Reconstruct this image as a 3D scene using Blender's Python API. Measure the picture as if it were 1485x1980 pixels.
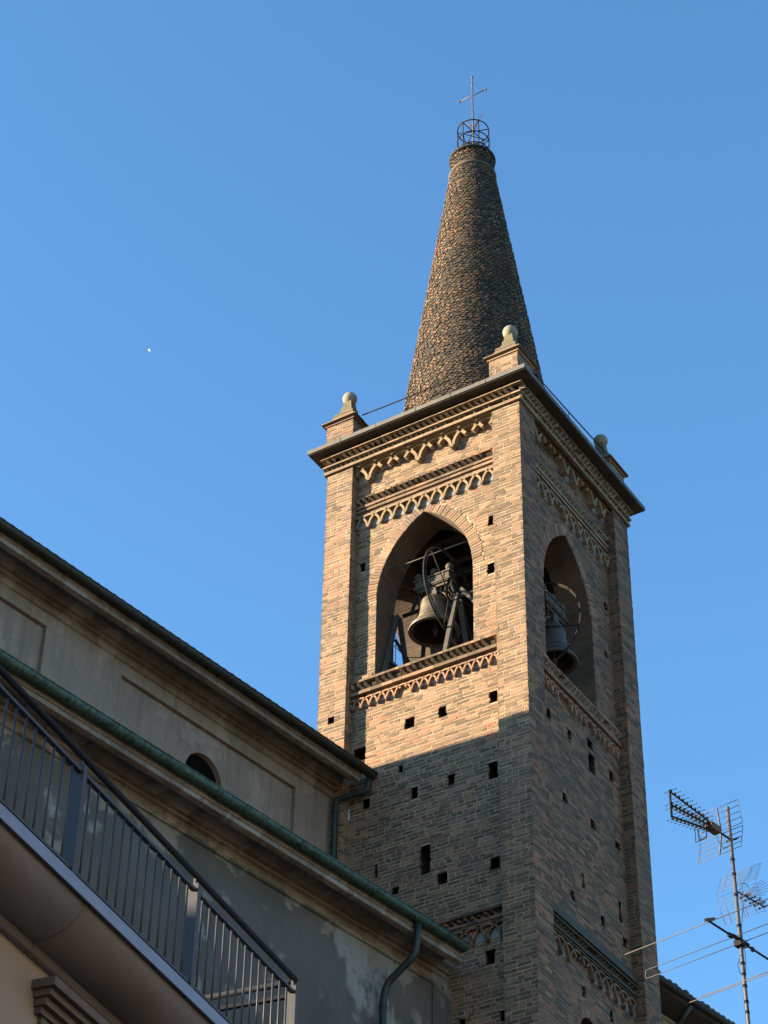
import bpy, math, random
from math import sin, cos, pi, sqrt, radians, atan2, ceil
from mathutils import Vector, Matrix
random.seed(7)
for o in list(bpy.data.objects): bpy.data.objects.remove(o)
SC = bpy.context.scene
COL = SC.collection
R = random.random
def U(a, b): return a + (b - a) * random.random()

# ------------------------------------------------------------------ camera
CAMP = Vector((16.878, -31.501, 1.6))
YAW, PITCH, ROLL, FPX = -.573, .686, .019, 4265.
fw = Vector((sin(YAW)*cos(PITCH), cos(YAW)*cos(PITCH), sin(PITCH)))
rt = Vector((cos(YAW), -sin(YAW), 0)); up = rt.cross(fw)
rr = cos(ROLL)*rt + sin(ROLL)*up; uu = -sin(ROLL)*rt + cos(ROLL)*up
cd = bpy.data.cameras.new('camera'); cam = bpy.data.objects.new('camera', cd); COL.objects.link(cam)
cd.sensor_fit = 'VERTICAL'; cd.sensor_height = 24; cd.lens = 24 * FPX / 1980; cd.clip_start = .1; cd.clip_end = 30000
cam.matrix_world = Matrix((( rr.x, uu.x, -fw.x, CAMP.x), (rr.y, uu.y, -fw.y, CAMP.y), (rr.z, uu.z, -fw.z, CAMP.z), (0, 0, 0, 1)))
SC.camera = cam

# ------------------------------------------------------------------ light
SUN_EL = radians(14)
TS = Vector((-1.45, -1.0, 0)).normalized()          # horizontal direction towards the sun
S = Vector((TS.x*cos(SUN_EL), TS.y*cos(SUN_EL), sin(SUN_EL)))
w = bpy.data.worlds.new('World'); SC.world = w; w.use_nodes = True
nt = w.node_tree; nt.nodes.clear()
sky = nt.nodes.new('ShaderNodeTexSky'); sky.sky_type = 'NISHITA'; sky.sun_disc = False
sky.sun_elevation = SUN_EL; sky.sun_rotation = atan2(S.x, S.y)
sky.altitude = 100; sky.air_density = 1.0; sky.dust_density = 0.3; sky.ozone_density = 3.0
bg = nt.nodes.new('ShaderNodeBackground'); bg.inputs['Strength'].default_value = .086
ow = nt.nodes.new('ShaderNodeOutputWorld')
tint = nt.nodes.new('ShaderNodeMix'); tint.data_type = 'RGBA'; tint.blend_type = 'MULTIPLY'; tint.inputs[0].default_value = 1; tint.inputs[7].default_value = (.63, .88, .97, 1)   # the camera's white balance
nt.links.new(sky.outputs[0], tint.inputs[6]); nt.links.new(tint.outputs[2], bg.inputs[0]); nt.links.new(bg.outputs[0], ow.inputs[0])
ld = bpy.data.lights.new('sun', 'SUN'); ld.energy = 4.85; ld.angle = radians(.5); ld.color = (1, .78, .53)
lo = bpy.data.objects.new('sun', ld); COL.objects.link(lo); lo.rotation_euler = S.to_track_quat('Z', 'Y').to_euler()
lo.location = (-30, -20, 40)
SC.view_settings.view_transform = 'Standard'; SC.view_settings.look = 'None'
SC.view_settings.exposure = 2.3; SC.view_settings.gamma = 1.0
SC.render.engine = 'CYCLES'

# ------------------------------------------------------------------ materials
def NM(name):
    m = bpy.data.materials.new(name); m.use_nodes = True
    n = m.node_tree.nodes; b = n['Principled BSDF']; return m, m.node_tree, b
def ramp(nt, fac, stops, interp='LINEAR'):
    r = nt.nodes.new('ShaderNodeValToRGB'); r.color_ramp.interpolation = interp
    e = r.color_ramp.elements
    while len(e) < len(stops): e.new(.5)
    for k, (p, c) in enumerate(stops): e[k].position = p; e[k].color = (*c, 1)
    nt.links.new(fac, r.inputs[0]); return r.outputs[0]
def noise(nt, scale, detail=4, rough=.6, vec=None, sx=1, sy=1, sz=1):
    tc = nt.nodes.new('ShaderNodeNewGeometry'); mp = nt.nodes.new('ShaderNodeMapping'); mp.inputs['Scale'].default_value = (sx, sy, sz)
    nt.links.new(vec or tc.outputs['Position'], mp.inputs[0])
    t = nt.nodes.new('ShaderNodeTexNoise'); t.inputs['Scale'].default_value = scale; t.inputs['Detail'].default_value = detail
    t.inputs['Roughness'].default_value = rough; nt.links.new(mp.outputs[0], t.inputs[0]); return t.outputs[0]
def mixc(nt, fac, a, b, mode='MIX'):
    m = nt.nodes.new('ShaderNodeMix'); m.data_type = 'RGBA'; m.blend_type = mode
    for s, v in ((m.inputs[0], fac), (m.inputs[6], a), (m.inputs[7], b)):
        if isinstance(v, (int, float)): s.default_value = v
        elif isinstance(v, tuple): s.default_value = (*v, 1)
        else: nt.links.new(v, s)
    return m.outputs[2]
def mth(nt, op, a, b=0.0, c=None):
    m = nt.nodes.new('ShaderNodeMath'); m.operation = op
    for k, v in enumerate((a, b, c)):
        if v is None: continue
        if isinstance(v, (int, float)): m.inputs[k].default_value = v
        else: nt.links.new(v, m.inputs[k])
    return m.outputs[0]
def rng(nt, v, a, b, c=0., d=1.):
    m = nt.nodes.new('ShaderNodeMapRange'); nt.links.new(v, m.inputs[0])
    for k, x in enumerate((a, b, c, d)): m.inputs[k+1].default_value = x
    return m.outputs[0]
def bump(nt, b, h, s=.3, d=.01):
    n = nt.nodes.new('ShaderNodeBump'); n.inputs['Strength'].default_value = s; n.inputs['Distance'].default_value = d
    nt.links.new(h, n.inputs['Height']); nt.links.new(n.outputs[0], b.inputs['Normal'])
def attr(nt, name='rnd'):
    a = nt.nodes.new('ShaderNodeAttribute'); a.attribute_name = name
    s = nt.nodes.new('ShaderNodeSeparateColor'); nt.links.new(a.outputs['Color'], s.inputs[0]); return s.outputs
ALB = .60     # evenly scales every base colour, deepening shade against the sun
def setc(nt, b, c):
    if isinstance(c, tuple): b.inputs['Base Color'].default_value = (*c, 1)
    else: nt.links.new(mixc(nt, 1.0, c, (ALB, ALB, ALB), 'MULTIPLY'), b.inputs['Base Color'])

def m_spire():
    m = m_brick('spire_brick', [(0, (.055, .042, .028)), (.3, (.13, .088, .052)), (.5, (.34, .23, .125)), (.8, (.50, .34, .19)), (.93, (.52, .20, .09)), (1, (.50, .14, .06))], dirt=.5, stain=(.045, .042, .028), stain_amt=.85)
    nt = m.node_tree; b = nt.nodes['Principled BSDF']; c = b.inputs['Base Color'].links[0].from_socket
    setc(nt, b, mixc(nt, rng(nt, noise(nt, .7, 6, .65, sx=1.3, sy=1.3), .56, .68, 0, .5), c, (.42, .17, .075)))   # patches of redder brick
    return m
def m_brick(name, stops, dirt=.35, stain=(.10, .09, .075), stain_amt=.6, bs=.35, patch=None):
    m, nt, b = NM(name); a = attr(nt)
    fac = mth(nt, 'ADD', mth(nt, 'MULTIPLY', a[0], .80), rng(nt, noise(nt, .55, 4, .6), .3, .7, 0, .20))
    c = ramp(nt, fac, stops)
    v = rng(nt, a[1], 0, 1, 1 - dirt, 1 + dirt*.35)
    vv = nt.nodes.new('ShaderNodeCombineColor')
    for k in range(3): nt.links.new(v, vv.inputs[k])
    c = mixc(nt, 1.0, c, vv.outputs[0], 'MULTIPLY')
    n1 = noise(nt, 38, 4, .7); c = mixc(nt, rng(nt, n1, .35, .75, 0, .45), c, stain)
    n2 = noise(nt, .75, 5, .65, sz=.6); c = mixc(nt, rng(nt, n2, .48, .72, 0, stain_amt), c, stain)
    n4 = noise(nt, 1.5, 5, .7, sx=2.6, sy=2.6, sz=.22); c = mixc(nt, rng(nt, n4, .56, .74, 0, stain_amt*.6), c, stain)   # rain streaks
    if patch:   # smear of old lime over the bricks
        n3 = noise(nt, 1.6, 6, .7); c = mixc(nt, rng(nt, n3, .54, .68, 0, .4), c, patch)
    setc(nt, b, c); b.inputs['Roughness'].default_value = .92
    bump(nt, b, noise(nt, 60, 5, .7), bs, .006); return m
def m_plain(name, col, rough=.8, var=.25, scale=3, dark=None, metal=0., bs=.2, sx=1, sz=1, lo_=.35, hi=.7, fine=True, amt=1., spec=.5):
    m, nt, b = NM(name); b.inputs['Specular IOR Level'].default_value = spec; dark = dark or tuple(x*(1-var*1.6) for x in col)
    c = mixc(nt, rng(nt, noise(nt, scale, 6, .65, sx=sx, sy=sx, sz=sz), lo_, hi, 0, amt), col, dark)
    if fine: c = mixc(nt, rng(nt, noise(nt, scale*14, 4, .7), .4, .7, 0, var), c, tuple(x*.45 for x in col))
    setc(nt, b, c); b.inputs['Roughness'].default_value = rough; b.inputs['Metallic'].default_value = metal
    if bs: bump(nt, b, noise(nt, scale*12, 5, .7), bs, .01)
    return m
def m_bricktex(name, c1, c2, cm, L=.28, H=.083):
    m, nt, b = NM(name); uv = nt.nodes.new('ShaderNodeUVMap')
    t = nt.nodes.new('ShaderNodeTexBrick'); nt.links.new(uv.outputs[0], t.inputs['Vector'])
    t.inputs['Scale'].default_value = 1; t.inputs['Brick Width'].default_value = L; t.inputs['Row Height'].default_value = H
    t.inputs['Mortar Size'].default_value = .012; t.inputs['Mortar Smooth'].default_value = .3
    t.inputs['Color1'].default_value = (*c1, 1); t.inputs['Color2'].default_value = (*c2, 1); t.inputs['Mortar'].default_value = (*cm, 1)
    c = mixc(nt, rng(nt, noise(nt, 1.2, 5, .65), .45, .7, 0, .7), t.outputs[0], tuple(x*.4 for x in c1))
    setc(nt, b, c); b.inputs['Roughness'].default_value = .95
    h = mth(nt, 'SUBTRACT', mth(nt, 'MULTIPLY', noise(nt, 50, 4, .7), .5), t.outputs['Fac']); bump(nt, b, h, .5, .012)
    return m
def m_plaster(name, col, dark, streak, patch=None, pamt=.5):
    m, nt, b = NM(name)
    c = mixc(nt, rng(nt, noise(nt, .8, 6, .62), .35, .68), col, dark)
    c = mixc(nt, rng(nt, noise(nt, 2.2, 6, .7, sx=2.6, sz=.16, sy=2.6), .48, .72, 0, .6), c, streak)
    c = mixc(nt, rng(nt, noise(nt, 16, 7, .8), .38, .7, 0, .5), c, streak)
    if patch: c = mixc(nt, rng(nt, noise(nt, 1.05, 7, .6, sz=.8), .56, .585, 0, pamt), c, patch)
    vo = nt.nodes.new('ShaderNodeTexVoronoi'); vo.feature = 'DISTANCE_TO_EDGE'; vo.inputs['Scale'].default_value = .55
    g = nt.nodes.new('ShaderNodeNewGeometry'); wv = mixc(nt, .12, g.outputs['Position'], nt.nodes.new('ShaderNodeTexNoise').outputs['Color']); nt.links.new(wv, vo.inputs['Vector'])
    ck = mth(nt, 'MULTIPLY', rng(nt, vo.outputs['Distance'], .0, .007, 1, 0), rng(nt, noise(nt, .5, 3), .5, .6, 0, .6)); c = mixc(nt, ck, c, tuple(x*.3 for x in dark))
    setc(nt, b, c); b.inputs['Roughness'].default_value = .93
    bump(nt, b, noise(nt, 26, 7, .72), .35, .02); return m

BUFF = [(0, (.135, .092, .05)), (.40, (.215, .143, .078)), (.54, (.34, .212, .118)), (.80, (.42, .255, .148)), (.90, (.46, .215, .115)), (1, (.44, .145, .07))]
M = {}
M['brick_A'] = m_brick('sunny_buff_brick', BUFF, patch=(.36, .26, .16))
M['brick_B'] = m_brick('shade_toned_brick', [(0, (.085, .05, .03)), (.38, (.13, .078, .044)), (.5, (.28, .16, .084)), (.78, (.36, .20, .10)), (.86, (.40, .15, .075)), (1, (.40, .11, .055))], stain_amt=.7)  # tower brick again, toned darker and redder for the shaded side
M['brick_red'] = m_brick('red_brick', [(0, (.28, .13, .08)), (.5, (.40, .20, .12)), (1, (.46, .30, .19))])
M['terracotta'] = m_brick('terracotta', [(0, (.40, .20, .11)), (.5, (.48, .27, .15)), (1, (.46, .33, .20))], stain_amt=.5)
M['moulded'] = m_brick('moulded_buff_brick', [(0, (.33, .235, .13)), (.6, (.43, .31, .17)), (1, (.42, .23, .12))], stain_amt=.5)
M['tooth'] = m_brick('pale_tooth_brick', [(0, (.40, .30, .19)), (1, (.52, .40, .25))], stain_amt=.25)  # toned pale so the sunlit tooth edges stand out
M['soot_shade'] = m_plain('sooty_shaded_recess', (.05, .04, .03), 1, .3, 4)  # soot and the shade of the recess put into one dark colour
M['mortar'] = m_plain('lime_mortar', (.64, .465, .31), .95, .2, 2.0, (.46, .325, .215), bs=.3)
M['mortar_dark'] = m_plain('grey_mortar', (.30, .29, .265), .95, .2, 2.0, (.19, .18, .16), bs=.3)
M['mortar_red'] = m_plain('shade_toned_mortar', (.42, .285, .17), .95, .2, 2.0, (.28, .18, .105), bs=.3)  # tower mortar again, toned darker for the shaded side
M['plaster'] = m_plain('grey_render', (.34, .34, .33), .95, .2, 4.0, (.22, .22, .22), bs=.3)
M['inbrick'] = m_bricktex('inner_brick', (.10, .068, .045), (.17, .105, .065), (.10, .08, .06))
M['lowbrick'] = m_bricktex('lower_wall_brick', (.24, .18, .13), (.34, .24, .16), (.36, .33, .27))
M['slab'] = m_plain('grey_flashing', (.15, .14, .115), .7, .3, 2.5, (.09, .085, .075), bs=.15, sz=.4)
M['soffit'] = m_plain('dark_soffit', (.085, .072, .055), .9, .3, 3)
M['stone'] = m_plain('pale_stone', (.40, .355, .27), .85, .25, 8, (.24, .22, .17), bs=.4)
M['mossy'] = m_plain('mossy_stone', (.20, .165, .095), .95, .3, 7, (.11, .105, .055), bs=.4)
M['tilecap'] = m_brick('mossy_brick_cap', [(0, (.24, .15, .09)), (.5, (.30, .20, .12)), (1, (.34, .17, .10))], stain=(.15, .14, .07), stain_amt=.8, bs=.6)
M['mossy_dark'] = m_plain('mossy_dark_brick', (.09, .072, .045), .95, .35, 4, (.05, .055, .04), bs=.4)
M['arch_brick'] = m_brick('arch_brick', [(0, (.30, .19, .115)), (.5, (.40, .27, .165)), (1, (.42, .22, .12))], patch=(.42, .34, .235))
M['dark'] = m_plain('dark_void', (.012, .010, .009), 1, .1, 3, bs=0, fine=False, spec=0)
M['wood'] = m_plain('old_wood', (.10, .085, .07), .85, .35, 3, (.05, .043, .036), bs=.4, sx=1, sz=6)
M['iron'] = m_plain('dark_iron', (.028, .027, .029), .8, .3, 12, (.05, .034, .024), 0, .1, spec=.15)
M['greysteel'] = m_plain('grey_painted_steel', (.135, .12, .10), .7, .2, 9, (.08, .07, .055), .0, .1, spec=.2)
M['rust'] = m_plain('rusty_iron', (.21, .15, .12), .7, .3, 12, (.12, .07, .05), .3, .2)
M['bronze'] = m_plain('weathered_bronze', (.27, .22, .15), .5, .25, 4, (.13, .115, .085), .35, .1)
M['bronze_dark'] = m_plain('shade_toned_bronze', (.12, .11, .09), .6, .3, 5, (.07, .065, .055), .2, .1)  # bronze darkened to stand for the shade inside the belfry
M['spire'] = m_spire()
M['spire_core'] = m_plain('sooty_joint', (.055, .048, .038), 1, .3, 3, (.03, .03, .024))
M['spire_ring'] = m_plain('mortar_ring', (.20, .17, .115), .95, .3, 5, (.10, .09, .06), bs=.4)
M['cler'] = m_plaster('brown_grey_render', (.41, .325, .25), (.30, .24, .185), (.165, .13, .10), (.50, .44, .37), .35)
M['aisle'] = m_plaster('patched_grey_render', (.205, .20, .185), (.145, .14, .13), (.11, .10, .09), (.34, .33, .32), .75)
M['cornice'] = m_plaster('stained_cornice', (.38, .335, .27), (.21, .185, .15), (.08, .068, .052), (.46, .43, .38), .6)
def m_aisle():
    m, nt, b = NM('patched_grey_render'); g = nt.nodes.new('ShaderNodeNewGeometry'); sx = nt.nodes.new('ShaderNodeSeparateXYZ'); nt.links.new(g.outputs['Position'], sx.inputs[0])
    c = mixc(nt, rng(nt, noise(nt, .7, 6, .6), .35, .68), (.175, .155, .13), (.105, .095, .08))
    n = noise(nt, .9, 7, .6, sz=.7)
    k = mth(nt, 'ADD', n, rng(nt, sx.outputs[1], -3.3, -1.9, 0, .16))                     # lime wash left near the tower end
    c = mixc(nt, rng(nt, k, .62, .68, 0, .8), c, (.46, .44, .40))
    k2 = mth(nt, 'ADD', noise(nt, 1.3, 7, .62, sz=1.2), rng(nt, sx.outputs[2], 19.7, 20.4, -.02, .10))   # peeled strip under the cornice
    c = mixc(nt, rng(nt, k2, .60, .66, 0, .7), c, (.42, .38, .31))
    c = mixc(nt, rng(nt, noise(nt, 22, 6, .78), .35, .75, 0, .45), c, (.10, .095, .08))
    c = mixc(nt, rng(nt, noise(nt, 2.5, 6, .7, sx=2.4, sy=2.4, sz=.2), .52, .75, 0, .5), c, (.11, .10, .085))
    c = mixc(nt, rng(nt, noise(nt, 3.1, 3, .5), .72, .75, 0, .6), c, (.20, .10, .07))
    setc(nt, b, c); b.inputs['Roughness'].default_value = .95; bump(nt, b, noise(nt, 22, 8, .75), .5, .03); return m
M['aisle'] = m_aisle()
M['copper'] = m_plain('green_copper', (.085, .165, .125), .6, .5, 5, (.03, .045, .035), .4, .1, sx=4, sz=.4, lo_=.42, hi=.6)
M['copper_dark'] = m_plain('dark_copper', (.045, .05, .035), .6, .35, 3.5, (.03, .03, .02), .4, .1, sx=3, sz=.5)
M['pipe'] = m_plain('painted_downpipe', (.03, .042, .038), .55, .3, 4, (.035, .045, .04), .3, .08)
M['tile'] = m_plain('roof_tile', (.20, .12, .085), .9, .4, 5, (.10, .075, .06), bs=.3)
M['ochre'] = m_plaster('ochre_render', (.46, .33, .17), (.38, .27, .14), (.24, .17, .09))
M['paint'] = m_plain('blue_grey_paint', (.045, .05, .058), .6, .12, 5, (.035, .04, .047), bs=0)
M['rail_dark'] = m_plain('shaded_rail_paint', (.018, .024, .036), .8, .1, 5, bs=0, spec=.12)  # railing paint darkened to stand for shade on handrail and side bar
M['strip'] = m_plain('zinc_strip', (.30, .33, .37), .4, .12, 4, (.25, .275, .31), .5, .0)
M['cove'] = m_plain('grey_cove_render', (.24, .245, .25), .9, .12, 1.2, (.19, .195, .20), bs=.12)
M['salmon'] = m_plain('salmon_render', (.40, .375, .34), .95, .15, 1.6, (.36, .335, .30), bs=.15)
M['brownwall'] = m_plain('bounce_render', (.48, .42, .34), .95, .2, 1.5, (.40, .34, .27), bs=.2)  # wall tone of the added house, tuned for its bounced light
M['stonegrey'] = m_plain('window_stone', (.17, .165, .16), .9, .15, 5, bs=.15)
M['glass'] = m_plain('dark_glass', (.02, .022, .025), .15, .1, 3, bs=0, fine=False)
M['alu'] = m_plain('weathered_aluminium', (.13, .13, .14), .6, .15, 20, (.1, .1, .1), .2, 0, spec=.3)
M['galv'] = m_plain('galvanised_mast', (.14, .15, .165), .6, .2, 14, (.09, .09, .10), .1, .05, spec=.3)
M['blackplastic'] = m_plain('black_plastic', (.025, .025, .028), .8, .1, 10, bs=0, spec=.1)
M['asphalt'] = m_plain('asphalt', (.055, .055, .055), .95, .2, 3, bs=.3)
M['paving'] = m_bricktex('stone_paving', (.16, .155, .145), (.19, .18, .17), (.10, .10, .095), .6, .4)
M['white'] = m_plain('white_paint', (.8, .8, .8), .4, .03, 3, bs=0, fine=False)

# ------------------------------------------------------------------ mesh helpers
class MB:
    def __init__(s): s.v = []; s.f = []; s.c = []; s.uv = []; s.mi = []; s.sm = []; s.cur = 0; s.smooth = False
    def col(s): return (R(), R(), R())
    def face(s, pts, c=None, uv=None):
        n = len(s.v); s.v += [tuple(p) for p in pts]; s.f.append(tuple(range(n, n+len(pts))))
        s.c.append(c or (.5, .5, .5)); s.uv.append(uv or [(0, 0)]*len(pts)); s.mi.append(s.cur); s.sm.append(s.smooth)
    def mesh(s, vs, fs, c=None):
        n = len(s.v); s.v += [tuple(p) for p in vs]; c = c or s.col()
        for f in fs:
            s.f.append(tuple(n+i for i in f)); s.c.append(c); s.uv.append([(0, 0)]*len(f)); s.mi.append(s.cur); s.sm.append(s.smooth)
    def box(s, o, a, b, c, col=None, back=True):
        o, a, b, c = Vector(o), Vector(a), Vector(b), Vector(c)
        P = [o, o+a, o+a+b, o+b, o+c, o+a+c, o+a+b+c, o+b+c]
        F = [(0, 1, 2, 3), (4, 7, 6, 5), (0, 4, 5, 1), (1, 5, 6, 2), (2, 6, 7, 3), (3, 7, 4, 0)]
        if a.cross(b).dot(c) > 0: F = [f[::-1] for f in F]
        s.mesh(P, F if back else F[1:], col)
    def aabox(s, x0, x1, y0, y1, z0, z1, col=None): s.box((x0, y0, z0), (x1-x0, 0, 0), (0, y1-y0, 0), (0, 0, z1-z0), col)
    def prism(s, prof, fn, s0, s1, col=None, closed=True, caps=True, seg=1):
        # prof: list of 2-D points, fn(p, q, t)-> world, extruded in t
        n = len(prof); col = col or s.col()
        ts = [s0+(s1-s0)*k/seg for k in range(seg+1)]
        V = [fn(p, q, t) for t in ts for p, q in prof]
        F = []
        for k in range(seg):
            for i in range(n if closed else n-1):
                j = (i+1) % n; F.append((k*n+i, k*n+j, (k+1)*n+j, (k+1)*n+i))
        if caps and closed: F.append(tuple(range(n))[::-1]); F.append(tuple(range(seg*n, (seg+1)*n)))
        s.mesh(V, F, col)
    def tube(s, pts, r, n=8, r2=None, cap=True, col=None):
        pts = [Vector(p) for p in pts]; sm = s.smooth; s.smooth = True
        V = []; F = []; m = len(pts); x = None
        for i, p in enumerate(pts):
            d = (pts[min(i+1, m-1)] - pts[max(i-1, 0)]).normalized()
            if x is None: x = d.cross(Vector((0, 0, 1)) if abs(d.z) < .9 else Vector((1, 0, 0))).normalized()
            x = (x - d*x.dot(d)).normalized(); y = d.cross(x)
            ra = r if r2 is None else r + (r2-r)*i/(m-1)
            for k in range(n): a = 2*pi*k/n; V.append(p + ra*(cos(a)*x + sin(a)*y))
        for i in range(m-1):
            for k in range(n): F.append((i*n+k, i*n+(k+1) % n, (i+1)*n+(k+1) % n, (i+1)*n+k))
        if cap: F.append(tuple(range(n))[::-1]); F.append(tuple(range((m-1)*n, m*n)))
        s.mesh(V, F, col); s.smooth = sm
    def lathe(s, prof, c, n=32, col=None, ax=Vector((0, 0, 1)), cap=False):
        c = Vector(c); ax = ax.normalized(); x = ax.orthogonal().normalized(); y = ax.cross(x); sm = s.smooth; s.smooth = True
        V = [c + r*(cos(2*pi*k/n)*x + sin(2*pi*k/n)*y) + h*ax for r, h in prof for k in range(n)]; F = []
        for i in range(len(prof)-1):
            for k in range(n): F.append((i*n+k, i*n+(k+1) % n, (i+1)*n+(k+1) % n, (i+1)*n+k))
        if cap: F.append(tuple(range(n))[::-1]); F.append(tuple(range((len(prof)-1)*n, len(prof)*n)))
        s.mesh(V, F, col); s.smooth = sm
    def ring(s, c, r, tr, nrm=Vector((0, 0, 1)), n=40, m=6, a0=0, a1=2*pi):
        nrm = nrm.normalized(); x = nrm.orthogonal().normalized(); y = nrm.cross(x); c = Vector(c)
        full = abs(a1-a0-2*pi) < 1e-6
        s.tube([c + r*(cos(a0+(a1-a0)*k/n)*x + sin(a0+(a1-a0)*k/n)*y) for k in range(n+1)], tr, m, cap=not full)
    def build(s, name, mats, parent=None, label=None, loc=None, kind=None):
        org = Vector(loc) if loc is not None else (WORLD0.get(parent.name, Vector()) if parent else Vector())
        me = bpy.data.meshes.new(name)
        me.from_pydata([(p[0]-org.x, p[1]-org.y, p[2]-org.z) for p in s.v], [], s.f)
        at = me.color_attributes.new('rnd', 'FLOAT_COLOR', 'CORNER'); d = []
        for f, c in zip(s.f, s.c): d += [c[0], c[1], c[2], 1.0]*len(f)
        at.data.foreach_set('color', d)
        ul = me.uv_layers.new(name='UVMap'); d = []
        for q in s.uv:
            for a in q: d += [a[0], a[1]]
        ul.data.foreach_set('uv', d)
        for m in (mats if isinstance(mats, (list, tuple)) else [mats]): me.materials.append(M[m])
        me.polygons.foreach_set('material_index', s.mi); me.polygons.foreach_set('use_smooth', s.sm)
        me.update()
        o = bpy.data.objects.new(name, me); COL.objects.link(o)
        if parent: o.parent = parent; WORLD0[o.name] = WORLD0.get(parent.name, Vector()); 
        if loc is not None:
            o.location = org - (WORLD0.get(parent.name, Vector()) if parent else Vector()); WORLD0[o.name] = org
        if label: o['label'] = label
        if kind: o['kind'] = kind
        return o
WORLD0 = {}
def thing(name, loc, label, cat, group=None):
    o = bpy.data.objects.new(name, None); COL.objects.link(o); o.location = loc; o.empty_display_size = .3
    o['label'] = label; o['category'] = cat
    if group: o['group'] = group
    WORLD0[o.name] = Vector(loc); return o
def dup(o, loc, parent):
    c = o.copy(); COL.objects.link(c); c.parent = parent; c.location = loc; return c

# ------------------------------------------------------------------ ground
g = MB(); g.face([(-4000, -4000, 0), (4000, -4000, 0), (4000, 4000, 0), (-4000, 4000, 0)], uv=[(-4000, -4000), (4000, -4000), (4000, 4000), (-4000, 4000)])
g.build('ground', 'paving', kind='structure')
g = MB(); g.face([(14.5, -120, .004), (21.0, -120, .004), (21.0, 120, .004), (14.5, 120, .004)]); g.build('street', 'asphalt', kind='structure')

# ------------------------------------------------------------------ bell tower
W, LY, DR, PW = 5.0, 5.11, .247, .69
ZS = 34.52
tower = thing('bell_tower', (-2.5, 2.555, 0), 'tall square brick bell tower with a conical brick spire', 'bell tower')
class Face:
    def __init__(s, O, Ud, N, L, tag): s.O = Vector(O); s.U = Vector(Ud); s.N = Vector(N); s.L = L; s.tag = tag
    def p(s, u, d, z): return s.O + s.U*u + s.N*d + Vector((0, 0, z))   # d positive outwards
FA = Face((-W, 0, 0), (1, 0, 0), (0, -1, 0), W, 'A'); FB = Face((0, 0, 0), (0, 1, 0), (1, 0, 0), LY, 'B')
FC = Face((0, LY, 0), (-1, 0, 0), (0, 1, 0), W, 'C'); FD = Face((-W, LY, 0), (0, -1, 0), (-1, 0, 0), LY, 'D')
def arch_half(z, w, h, sp):      # half width of the pointed opening at height z
    if z <= sp: return w
    e = (h*h-w*w)/(2*w); r = w+e; q = r*r-(z-sp)**2
    return sqrt(q)-e if q > e*e else 0
def cut(iv, a, b):
    out = []
    for p, q in iv:
        if b <= p or a >= q: out.append((p, q)); continue
        if a > p: out.append((p, a))
        if b < q: out.append((b, q))
    return out
RH = .083
def bricks(mb, mo, F, u0, u1, z0, z1, d, ex=None, exm=None, uneven=.004, bias=None, dz=0):
    n0 = int(round(z0/RH)); n1 = int(round(z1/RH))
    for k in range(n0, n1):
        za, zb = k*RH+dz, (k+1)*RH+dz; zm = (za+zb)/2
        for q in range(3):
            a = za+(zb-za)*q/3; b = za+(zb-za)*(q+1)/3
            for p, e in (exm((a+b)/2, [(u0, u1)]) if exm else [(u0, u1)]):
                if e-p > .002: mo.face([F.p(p, d-.005, a), F.p(e, d-.005, a), F.p(e, d-.005, b), F.p(p, d-.005, b)][::-1 if F.U.cross(Vector((0,0,1))).dot(F.N) < 0 else 1])
        iv = ex(zm, [(u0, u1)]) if ex else [(u0, u1)]
        sag = U(-.003, .003)
        for p, e in iv:
            u = p - (U(0, .25) if p > u0+1e-6 or u1-u0 > 1 and k % 2 else (.0 if k % 2 else .13))
            while u < e:
                L = .262 if R() < .66 else .125
                L *= U(.93, 1.07)
                a, b = max(u, p), min(u+L, e); u += L+U(.014, .022)
                if e-u < .05 and b < e: b = e
                if b-a < .02: continue
                j = lambda s=.004: U(-s, s)
                dd = d + U(-uneven*.6, uneven*.8)
                ea = U(-.006, .016) if a <= u0+.001 else 0; eb = U(-.016, .006) if b >= u1-.001 else 0
                lo_, hi = za+.008+sag, zb-.010+sag
                P = []
                for dep in (d-.05, dd):
                    for (uu_, zz) in ((a+ea, lo_), (b+eb, lo_), (b+eb, hi), (a+ea, hi)): P.append(F.p(uu_+j(.004), dep+j(.002), zz+j(.006)))
                c = mb.col()
                if bias: c = bias(c, u, zm)
                mb.mesh(P, [(4, 5, 6, 7), (0, 1, 5, 4), (1, 2, 6, 5), (2, 3, 7, 6), (3, 0, 4, 7)], c)
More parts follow.
